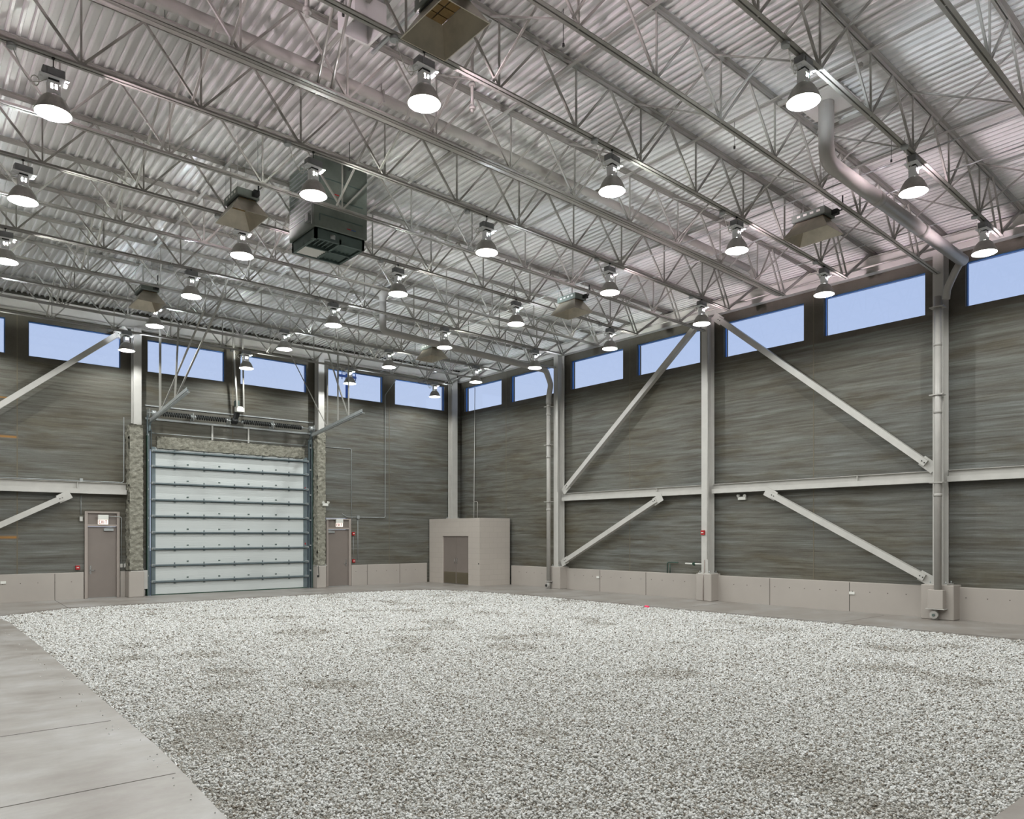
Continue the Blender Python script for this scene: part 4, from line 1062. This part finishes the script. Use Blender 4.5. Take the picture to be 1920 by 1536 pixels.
conduit([(-5.72, -.085, 2.46), (-6.16, -.085, 2.46), (-6.16, -.03, .85)], 'thin conduit down the left frame of the right exit door')
wbox((-4.85, -4.75, -.07, 0, 2.5, 2.62), 'junction_box', 'galv', 'small galvanised box right of the right EXIT sign', 'junction box', 'junction boxes')
conduit([(-.05, -1.06, 7.9), (-.05, -1.0, 3.15), (-.05, -1.0, 2.54)], 'pale conduit dropping down the right wall to the block closet', .014, 'steel')
conduit([(-.05, -1.0, 3.25), (-.05, -1.24, 3.25), (-.05, -1.24, 2.54)], 'short pale conduit loop above the block closet', .011, 'steel')
conduit([(-.41, -12.46, 7.9), (-.41, -12.46, 1.2)], 'thin conduit down the middle right-wall column', .012, 'steel')
conduit([(-.43, -12.37, 1.18), (-.43, -12.37, .80), (-.485, -12.37, .70), (-.485, -12.37, .02)], 'pale conduit running down the pier below the red fire alarm', .014, 'frame')
conduit([(-.10, -10.80, .73), (-.10, -10.80, 1.06), (-.10, -11.2, 1.06)], 'teal pipe stub standing on the right curb', .018, 'copper', name='pipe_stub')
conduit([(-.10, -10.90, .73), (-.10, -10.90, 1.02)], 'second slimmer teal pipe stub on the right curb', .014, 'copper', name='pipe_stub')
vb = empty('hose_valve', (-.3, -11.95, 1.0), 'white horizontal pipe and green valve left of the alarm column', 'hose valve')
build(MB().tube([(-.3, -11.62, 1.05), (-.3, -12.22, 1.05)], .022, 10).tube([(-.3, -12.2, 1.05), (-.25, -12.26, 1.05)], .02, 8), 'pipe', M['white'], vb)
build(MB().tube([(-.3, -11.93, 1.0), (-.3, -11.93, 1.1)], .03, 10).tube([(-.36, -11.93, 1.05), (-.3, -11.93, 1.05)], .035, 12), 'valve', M['rubber'], vb)
conduit([(-.41, -6.28, 7.6), (-.41, -6.28, 3.4)], 'thin conduit down the closet-side column', .012, 'steel')
single(MB().tube([(-2.98, -12.42, -.01), (-2.98, -12.30, -.005)], .03, 8), 'survey_marker', M['pink'], 'bright pink marker lying on the gravel edge near the right wall', 'marker')
# air units' small ceiling items
single(MB().tube([(-11.4, -20.02, 8.2), (-11.4, -20.02, 8.13)], .06, 18), 'junction_box', M['hvac_dark'], 'round dark junction box near the top centre, right of the big heater', 'junction box', 'junction boxes')

for x, y, zt, l in ((-14.5, -17.1, 9.05, 'left upright conduit dropping to the wire trough near the top of the picture'), (-14.3, -17.1, 9.05, 'right upright conduit dropping to the wire trough near the top of the picture')):
    conduit([(x, y, zt - .05), (x + .25, y + .25, 8.6), (x + .7, -15.30, 8.1)], l, .02, 'pipe')
for x, y, l in ((-11.73, -16.2, 'short pipe fitting under the deck above the upper middle lamps'),):
    mb = MB().tube([(x, y, zb(x, y) + .1), (x, y, zdeck(x, y))], .025, 10)
    for z in (zb(x, y) + .15, zb(x, y) + .5): mb.tube([(x, y, z), (x, y, z + .05)], .05, 12)
    single(mb, 'pipe_fitting', M['pipe'], l, 'pipe fitting')
hx, hy = -13.45, -15.98
mb = MB(); z0, z1 = 8.78, zdeck(hx, hy) + .0
for a, b, c, d in ((-.24, -.20, -.24, .24), (.20, .24, -.24, .24), (-.20, .20, -.24, -.20), (-.20, .20, .20, .24)): mb.box(hx + a, hx + b, hy + c, hy + d, z0, z1)
sk = empty('roof_curb', (hx, hy, z0), 'square white-lipped roof curb just left of the heater at the top', 'roof curb')
build(mb, 'curb', M['deck'], sk, recalc=False); build(MB().box(hx - .2, hx + .2, hy - .2, hy + .2, z1 - .06, z1 - .04), 'damper', M['track'], sk, recalc=False)
single(MB().bar((-13.05, -17.0, 8.86), (-13.05, -15.55, 8.86), .04, .04), 'slotted_channel', M['galv'], 'thin slotted steel channel beside the roof curb at the top', 'steel channel', recalc=False)
for x in (-7.35, -6.05):
    single(MB().box(x - .03, x + .03, -20.0, -18.65, 8.86, 8.92), 'framing_angle', M['joist'], 'steel framing angle %s of the big drain riser under the deck' % ('left' if x < -7 else 'right'), 'steel angle', recalc=False)
# short rods left hanging from the deck
rr = random.Random(11); j = 0
WHERE = ['near the top left corner', 'left of the uppermost gas heater', 'right of the uppermost gas heater', 'above the air unit', 'beside the large drain riser', 'near the top right corner', 'over the middle bay', 'toward the far corner']
for (x, y), l in zip(((-15.6, -14.6), (-13.9, -16.3), (-11.3, -17.7), (-12.0, -12.9), (-7.3, -17.8), (-4.9, -19.4), (-8.2, -13.2), (-5.5, -9.9)), WHERE):
    zt = zdeck(x, y)
    single(MB().tube([(x, y, zt - .5), (x, y, zt)], .005, 6).tube([(x, y, zt - .52), (x, y, zt - .48)], .018, 8), 'hanger_rod', M['dark'], 'thin threaded rod hanging from the deck ' + l, 'rod', 'spare hanger rods')
single(MB().tube([(-5.35, -21.8, 8.25), (-5.0, -2.0, 8.12)], .014, 8), 'conduit', M['galv'], 'bright conduit crossing the joists behind the heater near the large drainpipe', 'conduit', 'ceiling conduits')
# utility pole outside, seen through the window right of the overhead door
up = empty('utility_pole', (5.3, 20, 0), 'distant blue-grey utility pole with crossarm seen through a door wall window', 'utility pole')
build(MB().tube([(5.3, 20, 0), (5.3, 20, 12.7)], .085, 10), 'pole', M['pole'], up)
build(MB().box(4.65, 6.0, 19.95, 20.05, 12.45, 12.6), 'crossarm', M['pole'], up, recalc=False)
ins = MB()
for x in (4.7, 4.95, 5.7, 5.95): ins.tube([(x, 20, 12.3), (x, 20, 12.95)], .03, 8)
build(ins, 'insulators', M['pole'], up)
single(MB().box(-60, 60, .5, 80, -.4, -.2), 'ground', M['ground'], 'bare ground outside beyond the hall', 'ground', kind='structure', recalc=False)
